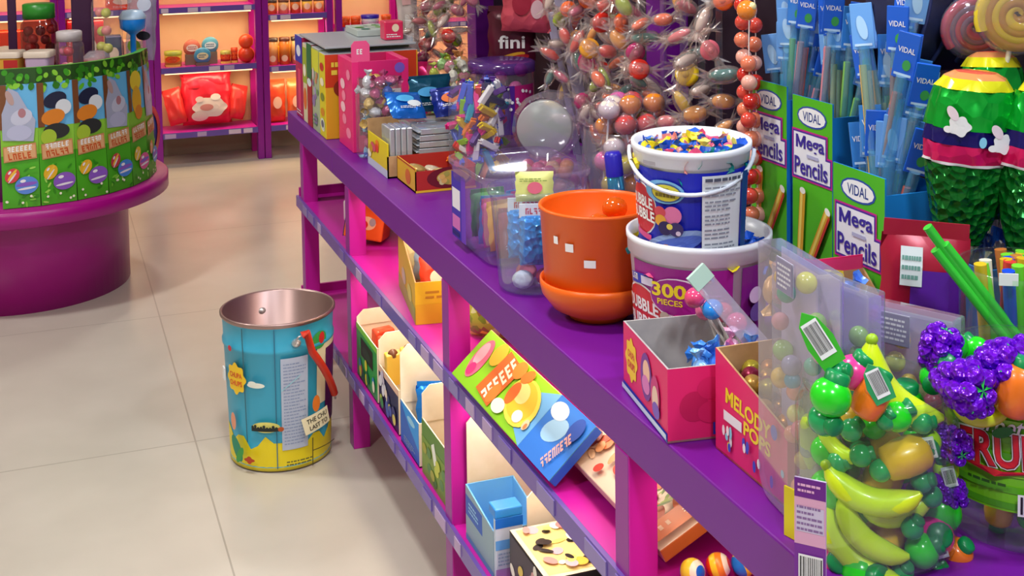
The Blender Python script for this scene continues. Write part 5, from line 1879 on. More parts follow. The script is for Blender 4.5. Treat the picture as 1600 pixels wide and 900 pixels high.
# ball sticks by the near end
for i, (px, py, c1, c2, nm) in enumerate(((1082, 893, '#1a6ae0', '#f4d83a', 'blue and yellow'), (1122, 884, '#e0301c', '#f08a2a', 'red and yellow'), (1162, 880, '#1a7ae0', '#f4e04a', 'sky blue'))):
    q = at(px, py, z=MZ + .0196)
    t = thing('striped_ball', nm + ' striped play ball on the middle shelf under the counter edge', 'ball', q, R(40 * i))
    g = G()
    r_ = .0195
    ms_ = [P(c1, .3), P(c1, .3), P('#f4d02a', .3), P(c2, .3), P('#f4f0e0', .3), P(c1, .3)]
    T_ = Matrix.Rotation(R(70), 4, 'X') @ Matrix.Rotation(R(20), 4, 'Y')
    pr = [(r_ * math.cos(R(-90 + 180 * k / 12)) + 1e-5, r_ * math.sin(R(-90 + 180 * k / 12))) for k in range(13)]
    g.lathe(pr, ms_[0], 20, T_, ms=[ms_[k // 2] for k in range(12)])
    g.build('ball', t)

# ================================================================== bottom shelf: display cartons with cream flaps
LZ = LOW + .0006


def flap_carton(label, y0, y1, x0, w, h, hb, side_m, art, rot=0, inner=CREAM, near=None, top_flap=True):
    """y0 far, y1 near; printed face to the aisle, cream cut flap standing up at its near end"""
    d = y0 - y1
    t = thing('display_carton', label, 'carton', (x0, y1, LZ), R(rot), 'display cartons on the bottom shelf')
    g = G()
    th = .003
    g.box(0, 0, 0, w, d, th, inner)
    g.box(0, 0, 0, th, d, h, inner, faces=[side_m, None, None, None, None, None])
    g.box(w - th, 0, 0, w, d, h, inner)
    g.box(th, d - th, 0, w - th, d, h, inner)
    g.box(th, 0, 0, w - th, th, h, near or inner)
    g.build('carton', t)
    f = G()
    f.prism([(0, h - .01), (w, h - .01), (w, hb - .02), (w - .02, hb), (.02, hb), (0, hb - .02)], 0, .003, inner, Matrix.Translation((0, d - .004, 0)) @ Matrix.Rotation(PI / 2, 4, 'X'))
    f.build('cream_flap', t)
    p = Print(plane_map((0, d / 2, 0), (0, -1, 0), (0, 0, 1)))
    art(p, d, h)
    p.build('side_print', t)
    return t


def art_green(p, d, h):
    p.rect(-d / 2, h * .9, d / 2, h, P('#7ad03a')).rect(-d * .28, h * .48, d * .3, h * .82, P('#0c1c14')).ell(0, h * .62, d * .2, h * .1, P('#1a3a2a'))
    for k in range(10):
        p.ell(rnd(-.4, .4) * d, rnd(.14, .42) * h, .014, .016, P(random.choice(('#e04a7a', '#2a8ac8', '#d8d03a', '#1a6a4a', '#8a3a8a', '#e8e8d0'))))


def art_navy(p, d, h):
    p.rect(-d / 2, h * .86, d / 2, h, P('#e8c0a8'))
    for k in range(12):
        p.ell(rnd(-.4, .4) * d, rnd(.36, .9) * h, rnd(.01, .022), .014, P(random.choice(('#e4e4f0', '#3a3a7a', '#c8c0d8', '#8a8ab8', '#f0e0d0'))), rnd(0, 3))
    for k in range(8):
        p.ell(rnd(-.4, .4) * d, rnd(.16, .34) * h, .016, .014, P(random.choice(('#a8b83a', '#e0d070', '#3a8a4a', '#4a5ab0'))))


def art_bluefoil(p, d, h):
    p.poly([(-d / 2, h), (d / 2, h), (d / 2, h * .35), (0, h * .62)], P('#2a9af0')).ell(.1 * d, h * .8, d * .2, h * .08, P('#9ad4f8')).lines(-d * .3, h * .1, d * .3, h * .28, P('#9ab0c8'), 3)


def art_greenyel(p, d, h):
    p.rect(-d / 2, 0, d / 2, h * .7, P('#7a9a3a')).rect(-d * .1, h * .45, d * .02, h * .8, P('#f0f4ec'), 2, .5)
    for k in range(9):
        p.ell(rnd(-.4, .4) * d, rnd(.14, .6) * h, .018, .012, P(random.choice(('#c8d04a', '#4a7a2a', '#a8a83a', '#5a8a4a'))))


flap_carton('green display carton with a dark window at the far end of the bottom shelf', 3.60, 3.36, .832, .25, .155, .19, P('#1f9a48', .4), art_green)
for i in range(4):
    o = G().box(-.03, -.018, 0, .03, .018, .10, foil('#e8583a', .3, 40, .4, .1)).build('red_packet', None, (.885 + .07 * (i % 3), 3.44 + .07 * (i // 3), LZ + .06), (R(6), 0, R(4 * i)), bevel=.006)
    tag(o, 'red orange packet standing in the green display carton', 'packet', 'red packets in the green carton')
flap_carton('display carton printed navy and white with a cream flap, second from the far end', 3.345, 3.14, .832, .26, .12, .205, P('#1c2050', .4), art_navy)
for i in range(5):
    o = G().box(-.022, -.014, 0, .022, .014, .09, P('#e8c04a', .35)).ball((0, 0, .085), (.016, .016, .014), P('#6a3a1a', .4), 10, 7).build('choc_pack', None, (.865 + .045 * i, 3.30 + .02 * (i % 2), LZ + .075), (R(6), R(-4 + 3 * i), 0), bevel=.004)
    tag(o, 'small yellow and brown pack peeping out of the navy printed carton', 'packet', 'yellow packs in the navy printed carton')
flap_carton('bright blue display carton between two cream flaps on the bottom shelf', 3.115, 2.945, .83, .24, .11, .25, P('#1a62c8', .4), art_bluefoil)
o = foil_bag('blue_bag', 'shiny bright blue bag standing in the blue display carton', .13, .14, .05, foil('#1a86f0', .22, 26, .6, .4), (.915, 3.03, LZ + .015), (R(-12), 0, R(-20)))
flap_carton('olive green display carton just left of the third counter post', 2.925, 2.70, .832, .25, .135, .215, P('#5a8a3a', .4), art_greenyel)
flap_carton('tall cream display carton with a green back just right of the third counter post', 2.635, 2.60, .850, .40, .03, .255, P('#e8dcc4', .6), lambda p, d, h: p.rect(-d / 2, 0, d / 2, h * .05, P('#3a9a4a')))
o = G().box(-.12, -.006, 0, .12, .006, .285, P('#1a8a3a', .4)).build('green_divider', None, (1.02, 2.665, LZ), (0, 0, 0), bevel=.002)
tag(o, 'green card panel standing behind the tall cream carton', 'card')
# blue wafer carton in front
t = thing('wafer_carton', 'sky blue and silver wafer carton with a raised blue tab on the bottom shelf', 'carton', (.832, 2.405, LZ), R(0))
BLU = P('#2a8ae0', .4)
open_carton(t, .001 + .11, .18, .10, .12, P('#6ab4ec', .4), P('#8aa8b8', .4))
for ch in list(t.children):
    ch.location = (.055, .09, 0)
G().box(.0, -.012, 0, .06, .0, .13, P('#b8c8dc', .35), faces=[None, None, P('#c0cce0', .35), None, None, BLU]).build('front_pack', t, bevel=.002)
G().box(.0, -.012, .13, .06, .03, .15, BLU).build('blue_tab', t, bevel=.003)
p = Print(plane_map((0, .09, 0), (0, -1, 0), (0, 0, 1)))
p.rect(-.09, .055, .02, .10, P('#1a5ac0')).lines(-.07, .065, .0, .09, P('#9ad0f4'), 3, .5).rect(-.09, .0, .09, .012, P('#4a90c8'))
p.build('side_print', t)
p = Print(plane_map((.03, -.012, 0), (1, 0, 0), (0, 0, 1)))
p.rect(-.03, .11, .03, .13, P('#1a6ad0')).rect(-.03, .065, .03, .085, P('#5a9ae0')).rect(-.03, .0, .03, .025, P('#9a7ab8')).lines(-.025, .03, .025, .06, P('#8aa0c0'), 4)
p.build('front_print', t)
flap_carton('low cream carton with a wide flap behind the panda patterned tin', 2.395, 2.365, .90, .36, .03, .185, P('#e8dcc4', .6), lambda p, d, h: p.rect(-d / 2, 0, d / 2, h * .05, P('#c8b088')))
# dotted box and the black topped one before it
t = thing('patterned_box', 'box with a yellow and black dotted top at the near end of the bottom shelf', 'box', (.848, 2.155, LZ), R(0))
G().box(0, 0, 0, .21, .20, .125, P('#141018', .4), faces=[None, None, None, None, None, P('#e8d8c0', .4)]).build('carton', t, bevel=.003)
p = Print(plane_map((0, 0, .125), (1, 0, 0), (0, 1, 0)))
p.rect(.01, .01, .2, .19, P('#e4cf8a'))
for k in range(36):
    p.ell(rnd(.02, .19), rnd(.02, .18), rnd(.006, .017), rnd(.006, .016), P(random.choice(('#1c1418', '#1c1418', '#f0e070', '#f6f2e8', '#d88a8a', '#e8b84a', '#c8a8b8'))), rnd(0, 3))
p.build('top_print', t)
p = Print(plane_map((0, .10, 0), (0, -1, 0), (0, 0, 1)))
p.rect(-.09, .02, .09, .12, P('#3a3040'))
for k in range(10):
    p.ell(rnd(-.08, .08), rnd(.04, .11), .015, .01, P(random.choice(('#f0ece0', '#e0c85a', '#d8a0a0', '#7a6a80'))), rnd(0, 3))
p.build('side_print', t)
t = thing('black_tray', 'black topped box with a blue label just in front of the dotted box', 'box', (.875, 2.05, LZ), R(0))
G().box(0, 0, 0, .2, .09, .118, P('#b8b4b8', .4), faces=[None, None, None, None, None, P('#120e14', .5)]).build('carton', t, bevel=.002)
p = Print(plane_map((.1, 0, 0), (1, 0, 0), (0, 0, 1)))
p.rect(-.085, .05, .03, .105, P('#2a7ad8')).lines(-.07, .06, .02, .095, WHITE, 2)
p.build('front_print', t)
# ================================================================== sweets hanging from the rail
random.seed(101)
RX_ = XS - .28


def hang_sweet(kind, col):
    t = thing('hanging_sweet', '', 'sweet')
    m = clear(col, .45, .55, .08, col)
    m2 = P(col, .15, 0, .5)
    g = G()
    if kind == 0:
        g.ball((0, 0, 0), (.024, .0085, .0085), m2, 12, 8)
    elif kind == 1:
        g.lathe([(.004, -.006), (.017, -.007), (.020, 0), (.017, .007), (.004, .006)], m2, 16, Matrix.Rotation(PI / 2, 4, 'X'))
        g.ball((0, -.004, 0), .0075, m2, 8, 6)
    else:
        g.ball((0, 0, 0), (.019, .009, .0125), m2, 12, 8)
    g.build('candy', t)
    w = G()
    n = 14
    for sx in (-1, 1):
        vs = [(sx * .019, .004 * math.cos(2 * PI * i / n), .004 * math.sin(2 * PI * i / n)) for i in range(n)]
        vs += [(sx * (.043 if i % 2 else .031), (.019 if i % 2 else .009) * math.cos(2 * PI * i / n), (.019 if i % 2 else .009) * math.sin(2 * PI * i / n)) for i in range(n)]
        w.add(vs, [(i, (i + 1) % n, n + (i + 1) % n, n + i) for i in range(n)], HW)
    w.ball((0, 0, 0), (.026, .0135, .0135), HW, 12, 8)
    w.build('wrapper', t)
    return t


HW = clear('#fff8f4', .12, .75, .14, '#f0e8e6')
names = {'#d02a1e': 'red', '#e8601a': 'orange', '#e8c81e': 'yellow', '#9ab81a': 'lime', '#d86a7a': 'pink', '#e09a2a': 'amber', '#1a7a7a': 'teal', '#cfc4c0': 'clear', '#b0346a': 'crimson'}
hs = {}
for c, n_ in names.items():
    for k in range(3):
        if n_ in ('teal', 'clear') and k:
            continue
        hs[(n_, k)] = Pool(hang_sweet(k, c))


def strip(y, x, z0, z1, cols, where, every=.043, spread=.03, skip=0.0):
    t = thing('hanging_strip', 'clear strip of twist sweets hanging %s' % where[0], 'strip', (x, y, 0), 0, 'clear sweet strips ' + where[1])
    G().box(-.007, -.0006, z0 - .02, .007, .0006, 1.7045, clear('#ffffff', .03, .4, .08)).build('strip', t)
    G().tube([(.0138 * math.sin(R(a)), 0, 1.7205 + .0138 * math.cos(R(a))) for a in range(-165, 181, 15)], .0016, P('#b8b8c4', .3, .8), 6).build('hook', t)
    z = z0
    while z < z1:
        if random.random() > skip:
            cn = random.choice(cols)
            k = (cn, random.randrange(3))
            if k not in hs:
                k = (cn, 0)
            hs[k].put((x + rnd(-spread, spread), y + rnd(-spread, spread), z), (rnd(-.5, .5), rnd(-1.2, 1.2), rnd(-1.2, .6)), '%s twist sweet hanging %s' % (cn, where[0]), '%s hanging sweets %s' % (cn, where[1]), rnd(1.0, 1.4))
        z += every * rnd(.8, 1.2)


W1_ = ('in the dense cluster left of the second column', 'left of the second column')
for y, z0 in ((3.0, 1.02), (2.93, 1.09), (2.86, 1.09), (2.78, 1.09), (2.70, 1.02), (2.62, 1.03), (2.55, 1.05)):
    strip(y, RX_, z0, 1.56, ('red', 'red', 'red', 'orange', 'orange', 'clear', 'yellow', 'clear', 'lime', 'amber', 'crimson', 'teal'), W1_, .034, .04)
W2_ = ('before the second column', 'before the second column')
for y, z0 in ((2.45, 1.12), (2.36, 1.1), (2.28, 1.06), (2.21, 1.06)):
    strip(y, RX_, z0, 1.54, ('yellow', 'amber', 'lime', 'orange', 'clear', 'pink', 'amber', 'clear', 'teal'), W2_, .05, .035, .2)
W3_ = ('at the far counter end left of the first column', 'left of the first column')
for y, z0 in ((4.33, 1.1), (4.25, 1.06), (4.16, 1.07), (4.07, 1.09), (3.98, 1.13), (3.88, 1.17)):
    strip(y, RX_, z0, 1.64, ('yellow', 'crimson', 'pink', 'clear', 'lime', 'red', 'teal', 'clear', 'crimson'), W3_, .04, .045)
W4_ = ('across the first column', 'across the first column')
strip(3.72, RX_, 1.3, 1.6, ('clear', 'crimson', 'clear', 'pink'), W4_, .045, .03)
strip(3.62, RX_, 1.38, 1.6, ('pink', 'red', 'pink', 'yellow'), W4_, .045, .04)

# red and white bead sweets on strings beside the first pencil box
bd = [Pool(tag(G().ball((0, 0, 0), .0155, P(c, .2, 0, .5), 14, 10).build('bead_sweet'), 'shiny red or salmon ball sweet on the strings left of the pencil boxes', 'sweet', 'red ball sweets on the strings')) for c in ('#c8281e', '#d8483a', '#e07a5a', '#e8a898')]
for k, (px, d_, y0) in enumerate(((1160, 2.42, -20), (1180, 2.46, 10), (1170, 2.40, 70))):
    top = at(px, y0, d=d_)
    bot = at(px + 4, 335, d=d_)
    t = thing('bead_string', ('left', 'right', 'middle')[k] + ' cord threaded with red ball sweets beside the rearmost pencil box', 'string', (0, 0, 0), 0)
    top2 = Vector((RX_, top.y, 1.72))
    G().tube([top2, top, bot], .0012, P('#e8d8d0', .5), 6).build('cord', t)
    n = 13 - k * 2
    for i in range(n):
        q = bot.lerp(top, i / n)
        bd[(i * 7 + k * 3) % 4].put(q + Vector((rnd(-.003, .003), rnd(-.003, .003), 0)))
o = G().ball((0, 0, 0), .019, P('#e8862a', .2, 0, .5), 16, 12).ball((.004, -.012, .008), .008, P('#f4e0a0', .2), 10, 8).build('amber_ball', None, at(1167, 16, d=2.36))
tag(o, 'amber and cream ball sweet at the top of the red bead strings', 'sweet')

# grey slats of a folded stand leaning behind the clear jar
A_, B_ = at(938, 318, d=3.25), at(868, -45, d=3.25)
t = thing('folding_rack', 'grey lilac slatted rack leaning behind the clear jar', 'rack', (A_.x, A_.y, TOP))
dv = B_ - Vector((A_.x, A_.y, TOP))
up_ = dv.normalized()
sx_ = Vector((.94, -.34, 0)).normalized()
sx_ = (sx_ - up_ * sx_.dot(up_)).normalized()
T_ = Matrix((sx_, sx_.cross(up_) * -1, up_)).transposed().to_4x4()
SL = P('#8f8aa6', .35, .2)
G().box(-.018, -.006, .01, .014, .006, dv.length, SL, T_).build('slat', t, bevel=.002)
G().box(-.040, .004, .01, -.024, .016, dv.length - .1, SL, T_).build('slat', t, bevel=.002)
for z in (.12, .42):
    G().box(-.045, .006, z, .016, .011, z + .02, SL, T_).build('crossbar', t)

# dark pack with white lettering and a pink pouch in front of the first column's right
t = foil_bag('fini_bag', 'dark pack with a white word and a banana red band, right of the first column', .15, .20, .05, foil('#5c1630', .3, 20, .3, .1), at(800, 112, d=4.12), (0, 0, R(-20)), None,
             lambda p, w, h: (p.text('fini', .0, h * .5, .085, WHITE, .042, .02), p.ell(-.01, h * .24, .055, .012, P('#d8a02a'), .3), p.ell(.012, h * .22, .045, .012, P('#b8202a'), .25)))
t.name = 'sweet_pouch'
t = foil_bag('pink_pouch', 'salmon pink shiny pouch above the dark pack with a white word', .16, .19, .05, foil('#e05a6e', .25, 26, .6, .2), at(822, 50, d=4.05), (0, R(4), R(-20)), None,
             lambda p, w, h: (p.ell(-.02, h * .5, .03, .04, P('#a81a3a')), p.ell(.03, h * .4, .02, .03, P('#e8c0c8'))))
for nm, x, y, z, l in (('peg_hook', .0, 0, 0, 0),):
    for k, (px, py, d_) in enumerate(((800, 6, 4.12), (822, -52, 4.05))):
        q = at(px, py, d=d_)
        o = G().tube([(0, 0, 0), (0, 0, .03), (1.544 - q.x, 0, .035)], .003, P('#b8b8c4', .3, .8), 8).build('peg_hook', None, q)
        tag(o, ('steel peg hook holding the dark pack', 'steel peg hook holding the salmon pink pouch')[k], 'hook')
t = foil_bag('paper_bag', 'long pale grey and white bag hanging at the far end of the rail', .075, .36, .04, noisy('#b8aaa0', '#d8ccc8', 14, .5), at(641, 82, d=4.75), (0, R(-3), R(-15)), None, lambda p, w, h: (p.rect(-.02, h * .5, .012, h * .9, P('#e8b8b8'), 2, .05), p.rect(-.012, h * .1, .02, h * .4, P('#e8e4e0'), 2, -.05)))

# ================================================================== goods on the round stand
random.seed(55)
sx0, sy0 = SC


def egg(p, u, v, r, c1, c2, rot=0):
    p.ell(u, v, r, r * .8, P(c1, .35), rot).ell(u, v + r * .1, r * .9, r * .18, P(c2, .35), rot).ell(u, v - r * .28, r * .8, r * .1, P('#e8e4f0', .35), rot).ell(u - r * .3, v + r * .4, r * .25, r * .14, P('#f0ecf8', .35), rot)


def tall_easter(k, th, r, label, mid, e1, e2):
    r += .012
    t = thing('easter_egg_box', label, 'box', (sx0 + .012 + r * math.sin(th), sy0 - r * math.cos(th), .4475), th, 'tall easter boxes on the round stand', (R(-2.5), 0, th))
    w, h, d = .134, .53, .07
    d = .03
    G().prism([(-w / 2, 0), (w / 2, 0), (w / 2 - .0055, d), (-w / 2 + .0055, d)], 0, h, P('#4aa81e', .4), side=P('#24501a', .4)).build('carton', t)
    p = Print(plane_map((0, 0, 0), (1, 0, 0), (0, 0, 1)))
    p.rect(-w / 2, .0, w / 2, .2, P('#4cae20', .4)).rect(-w / 2, .2, w / 2, .47, P('#66b8ec', .4)).rect(-w / 2, .2, w / 2, .30, P('#8ac83a', .4))
    for i in range(16):
        p.ell(rnd(-.055, .055), rnd(.44, .52), rnd(.01, .02), rnd(.007, .013), P(random.choice(('#3a9a1a', '#5cb824', '#2a7a14', '#8ad03a')), .4), rnd(0, 3), 10)
    p.rect(-w / 2, .30, -w / 2 + .025, .47, P('#7a4a2a', .4), 2)
    mid(p)
    # wooden sign with the white and orange lettering
    p.poly([(-.058, .175), (.06, .185), (.058, .245), (-.06, .235)], P('#c88a5a', .4)).poly([(-.055, .18), (.056, .19), (.054, .238), (-.056, .23)], P('#dca878', .4))
    p.glyphs(0, .226, .092, .02, 6, WHITE, .06, .1, 3 + k).glyphs(.0, .198, .086, .024, 5, P('#c8501a', .4), .06, -.1, 4 + k)
    for i in range(12):
        p.ell(rnd(-.06, .06), rnd(.01, .15), .012, .004, P(random.choice(('#7ad03a', '#2f8a14', '#a0dc5a')), .4), rnd(0, 3), 8)
    egg(p, -.03, .125, .030, e1, '#f0c040', .9)
    egg(p, .02, .085, .042, e2, '#8a5ac8', .1)
    for i in range(4):
        p.ell(rnd(-.055, .055), rnd(.01, .05), .005, .005, P('#f0f4d8'), n=8)
    p.build('front_print', t)
    return t


def mid_grey(p):
    p.poly([(-.06, .26), (.05, .25), (.06, .33), (.03, .38), (.0, .44), (-.035, .46), (-.045, .40), (-.06, .36)], P('#a9b0cc', .4)).ell(.01, .345, .04, .03, P('#c4c8e0', .4), .4).ell(.012, .36, .014, .018, P('#b07a86', .4)).ell(-.03, .42, .012, .03, P('#b89a98', .4), .35).ell(0, .285, .045, .03, P('#b8bcdc', .4))


def mid_dark(p):
    p.ell(-.0, .40, .045, .03, P('#1c2440', .4), .3).ell(.03, .37, .03, .03, P('#d8e0ea', .4)).ell(-.01, .335, .045, .03, P('#e0862a', .4), .2).ell(.0, .28, .05, .03, P('#2c3030', .4)).ell(-.03, .26, .03, .03, P('#a8c83a', .4))


def mid_yel(p):
    p.ell(0, .42, .045, .042, P('#f2d83a', .4)).ell(0, .34, .038, .06, P('#eab42a', .4)).ell(.01, .29, .03, .03, P('#e08a2a', .4))


tall_easter(0, R(0), .525, 'tall green easter box with a grey figure, furthest left on the round stand', mid_grey, '#d8404a', '#5a8ae0')
tall_easter(1, R(14.6), .525, 'green easter box with an orange and dark shape, second from the stand\u2019s left', mid_dark, '#e8b42a', '#8a5ac0')
tall_easter(2, R(29.2), .525, 'green easter box with an orange and dark shape, third from the stand\u2019s left', mid_dark, '#e8b42a', '#8a5ac0')
tall_easter(3, R(43.8), .525, 'tall green easter box with a slim grey figure, between the dark and the yellow ones', mid_grey, '#c83a4a', '#4a8ae0')
tall_easter(4, R(58.4), .525, 'tall easter box with a round yellow shape, near the right rim of the stand', mid_yel, '#e8c03a', '#e05a9a')
tall_easter(5, R(73), .525, 'tall easter box turned edge on, last at the right rim of the stand', mid_grey, '#e8804a', '#5a9ae0')
t = thing('round_toy', 'red rimmed round blue toy pack at the right rim of the round stand', 'toy', (sx0 + .52 * math.sin(R(99)), sy0 - .52 * math.cos(R(99)), .4456 + .1335), 0, None, (0, 0, R(60)))
T_ = Matrix.Rotation(PI / 2, 4, 'X')
G().lathe([(.10, -.014), (.128, -.014), (.132, 0), (.128, .014), (.10, .014)], P('#d8283a', .3), 40, T_).build('rim', t)
G().lathe([(0, -.012), (.1, -.012), (.1, .012), (0, .012)], P('#3a4ab8', .3), 36, T_).build('face', t)
p = Print(plane_map((0, -.0125, 0), (1, 0, 0), (0, 0, 1)))
p.ell(0, .03, .07, .05, P('#8ab0e8')).ell(.01, -.05, .05, .03, P('#1a2a8a')).ell(-.02, .04, .03, .025, P('#e8e0f0'))
p.build('face_print', t)

# jars and tubs on the upper tier
UZ = .8506


def stand_jar(px, d_, r, h, label, lid, body, cols, n, lidh=.03):
    q = at(px, 60, d=d_)
    t = jar('sweet_jar', label, q.x, q.y, r, h, UZ, r * .82, lid, lidh, 'jars on the round stand', body)
    pl = [Pool(tag(G().ball((0, 0, 0), .021, P(c, .3), 10, 8).build('round_sweet'), 'round sweet in the ' + label.split(' on ')[0], 'sweet', 'sweets in the ' + label.split(' on ')[0])) for c in cols]
    pts = [x for x in heap_points(r - .024, .03, h * .78, .043) if visible_side(x, r - .024, .45)]
    for x in pts[:n]:
        random.choice(pl).put((q.x + x[0], q.y + x[1], UZ + x[2]))
    return t


stand_jar(62, 5.42, .075, .275, 'dark red sweet jar with a green lid on the round stand', P('#2a8a2a', .35), clear('#e8b0b0', .2, .4, .1, '#8a2a2a'), ('#7a1420', '#a02030', '#4a1a20'), 60, .05)
stand_jar(108, 5.30, .058, .19, 'short jar with a pale lid and blue label on the round stand', P('#c8c0c4', .35), CLEAR, ('#d84a3a', '#e8e0a0', '#e87a9a', '#c83a4a'), 50)
stand_jar(168, 5.36, .062, .38, 'tall gumball jar right of the dark pole on the round stand', P('#d8dce0', .3), CLEAR, ('#e0708a', '#c8c85a', '#6aa03a', '#e88a8a', '#d84a6a'), 70)
def square_pot(px, d_, label, m, art):
    q = at(px, 90, d=d_)
    t = thing('sweet_pot', label, 'tub', (q.x, q.y, UZ), R(-18), 'square pots on the round stand')
    loft([(rrect(.085, .08, .015), 0), (rrect(.10, .09, .016), .135)], m).build('pot', t)
    loft([(rrect(.108, .098, .016), .128), (rrect(.108, .098, .016), .15), (rrect(.098, .09, .014), .153)], P('#d8c8b8', .4)).add([(a, b, .153) for a, b in rrect(.098, .09, .014)], [list(range(24))], P('#d8c8b8', .4)).build('lid', t)
    p = Print(lambda a, b, hh: (a, -.040 - b * .037 - hh, b))
    art(p)
    p.build('pot_label', t)


square_pot(15, 5.2, 'square pot with a red and yellow label on the round stand', P('#e0a83a', .4), lambda p: (p.rect(-.01, .01, .046, .12, P('#c02a2a')), p.ell(.015, .065, .02, .025, P('#8a1420'))))
square_pot(62, 5.20, 'lilac square pot with a purple label on the round stand', P('#c8b0d0', .4), lambda p: (p.rect(-.03, .035, .03, .085, P('#5a2a9a')), p.lines(-.028, .04, .028, .08, P('#d8c8f0'), 3)))
q = at(200, 60, d=5.62)
t = foil_bag('clear_bag', 'clear bag of white and dark wrapped sweets hanging over the round stand', .13, .32, .07, clear('#f4f8ff', .3, .6, .12, '#cfd4e4'), (q.x + .05, q.y, UZ + .05), (0, R(3), R(-20)), None, lambda p, w, h: (p.ell(.02, h * .35, .03, .02, P('#181a2a')), p.ell(-.02, h * .2, .03, .03, P('#8ab03a')), p.ell(.01, h * .12, .03, .02, P('#c8b05a')), p.ell(-.01, h * .6, .035, .03, P('#e4e8f0')), p.ell(.02, h * .78, .03, .03, P('#c8d0e4'))))
q = at(207, 30, d=5.46)
t = thing('blue_pot', 'bright blue round pot beside the tall gumball jar', 'pot', (q.x, q.y, UZ))
G().lathe([(0, 0), (.03, 0), (.012, .02), (.012, .18), (.03, .195), (.052, .21), (.055, .255), (.05, .27), (0, .275)], P('#1a8af0', .3), 28).build('pot', t)
G().lathe([(.056, .25), (.058, .258), (.04, .285), (0, .29)], P('#bcd8f4', .3), 28).build('lid', t)
q = at(150, 60, d=5.25)
t = thing('red_tub', 'small red tub with a clear lid at the front of the round stand', 'tub', (q.x, q.y, UZ))
G().lathe([(0, 0), (.042, 0), (.05, .11), (0, .11)], P('#b81a2a', .35), 28).build('tub', t)
G().lathe([(.052, .105), (.052, .12), (.03, .14), (0, .143)], clear('#f4f4ff', .3, .5), 28).build('lid', t)
p = Print(cyl_map(.0425, .0505, 0, .11, R(-100)))
p.ell(0, .05, .028, .025, P('#d8a03a')).ell(0, .05, .018, .016, P('#7a1420'))
p.build('tub_label', t)

# ================================================================== goods on the wall units
random.seed(66)


def wz(z):
    return z + .0006


# red cushion bag
t = thing('cushion_bag', 'big shiny red cushion bag with a white patch on the lowest wall shelf', 'bag', (.93, YB + .12, wz(.196) + .022), 0, None, (R(-10), 0, 0))
RB = foil('#e0263a', .3, 18, .4, .15)
g = pillow(.30, .34, .13, RB, 14)
g.build('body', t)
pillow(.26, .11, .09, RB, 10).build('top_pillow', t, (-.0, -.02, .205), (0, R(-6), 0))
pillow(.11, .22, .09, foil('#e8403a', .3, 18, .4, .15), 10).build('side_wing', t, (-.17, -.02, .012), (0, R(-12), R(-20)))
pillow(.11, .21, .09, foil('#e8403a', .3, 18, .4, .15), 10).build('side_wing', t, (.165, .0, .02), (0, R(12), R(20)))
p = Print(lambda a, b, hh: (a, -.066 * (max(0, 1 - (a / .15) ** 4) * max(0, 1 - (b / .17 - 1) ** 4)) ** .6 * 1.13 - hh - .002, b), .0008)
p.ell(.01, .10, .10, .06, P('#f0dcd0', .4), 0, 24, 6, .06).ell(-.05, .05, .05, .03, P('#ecd4c8', .4)).ell(-.01, .10, .04, .02, P('#d88a80', .4)).ell(.045, .16, .03, .02, P('#f4ece4', .4)).ell(-.05, .15, .025, .018, P('#e8c8c0', .4))
p.build('white_patch', t)


def tin(x, y, z, r, h, m, lid, label, group, art=None, name='sweet_tin'):
    t = thing(name, label, 'tin', (x, y, wz(z)), 0, group)
    G().lathe([(0, 0), (r, 0), (r, h), (0, h)], m, 24).build('tin_body', t)
    G().lathe([(r * 1.05, h - .015), (r * 1.05, h + .006), (0, h + .008)], lid, 24).build('lid', t)
    if art:
        p = Print(cyl_map(r + .0005, r + .0005, 0, h, R(-100)), .0006)
        art(p)
        p.build('tin_label', t)
    return t


for i, (x, r, h, c, l, nm) in enumerate(((.735, .05, .085, '#d8b83a', '#a8b03a', 'yellow and orange round tin at the left end of the second wall shelf'),
                                         (1.045, .030, .07, '#c02a1e', '#b8b050', 'low red tin with an olive lid right of the three round lids'),
                                         (1.098, .020, .085, '#c83018', '#d84a1e', 'slim red orange tin beside the orange double ball jar'))):
    tin(x, YB + .10, .587, r, h, P(c, .4), P(l, .4), nm, 'small tins on the second wall shelf', lambda p: (p.ell(0, .045, .05, .02, P('#e0561a')), p.rect(-.05, .0, .05, .014, P('#f0d060'), 6)))
for i, (x, z, c, c2, nm) in enumerate(((.848, .69, '#c86a5a', '#e8d8d0', 'upper left salmon'), (.956, .70, '#5aa8c8', '#e4f0f4', 'upper right light blue'), (.902, .645, '#4a98c0', '#f4e8b0', 'lower blue and cream'))):
    t = thing('round_lid_pack', nm + ' round pack in the trio on the second wall shelf', 'pack', (x, YB + .055 + .06 * (i < 2), wz(.587)), 0, 'round packs on the second wall shelf')
    hz = z - .587
    G().lathe([(0, -.012), (.046, -.012), (.051, 0), (.046, .012), (0, .012)], P(c, .35), 28, Matrix.Translation((0, 0, hz)) @ Matrix.Rotation(PI / 2, 4, 'X')).build('pack', t)
    G().box(-.04, -.015, 0, .04, .03, max(.02, hz - .04), P('#7a6a5a', .45)).build('base', t)
    p = Print(plane_map((0, -.0125, hz), (1, 0, 0), (0, 0, 1)))
    p.ell(0, 0, .034, .022, P(c2)).lines(-.025, -.012, .025, .012, P('#3a6a8a' if i else '#b03a3a'), 2, .5)
    p.build('pack_print', t)
t = thing('red_figure_jar', 'orange red double ball jar at the right end of the second wall shelf', 'jar', (1.166, YB + .07, wz(.587)))
G().ball((0, 0, .05), (.05, .05, .05), P('#e0401a', .35), 18, 12).build('lower_ball', t)
G().ball((0, 0, .13), (.045, .045, .045), P('#e84a1e', .35), 18, 12).build('upper_ball', t)

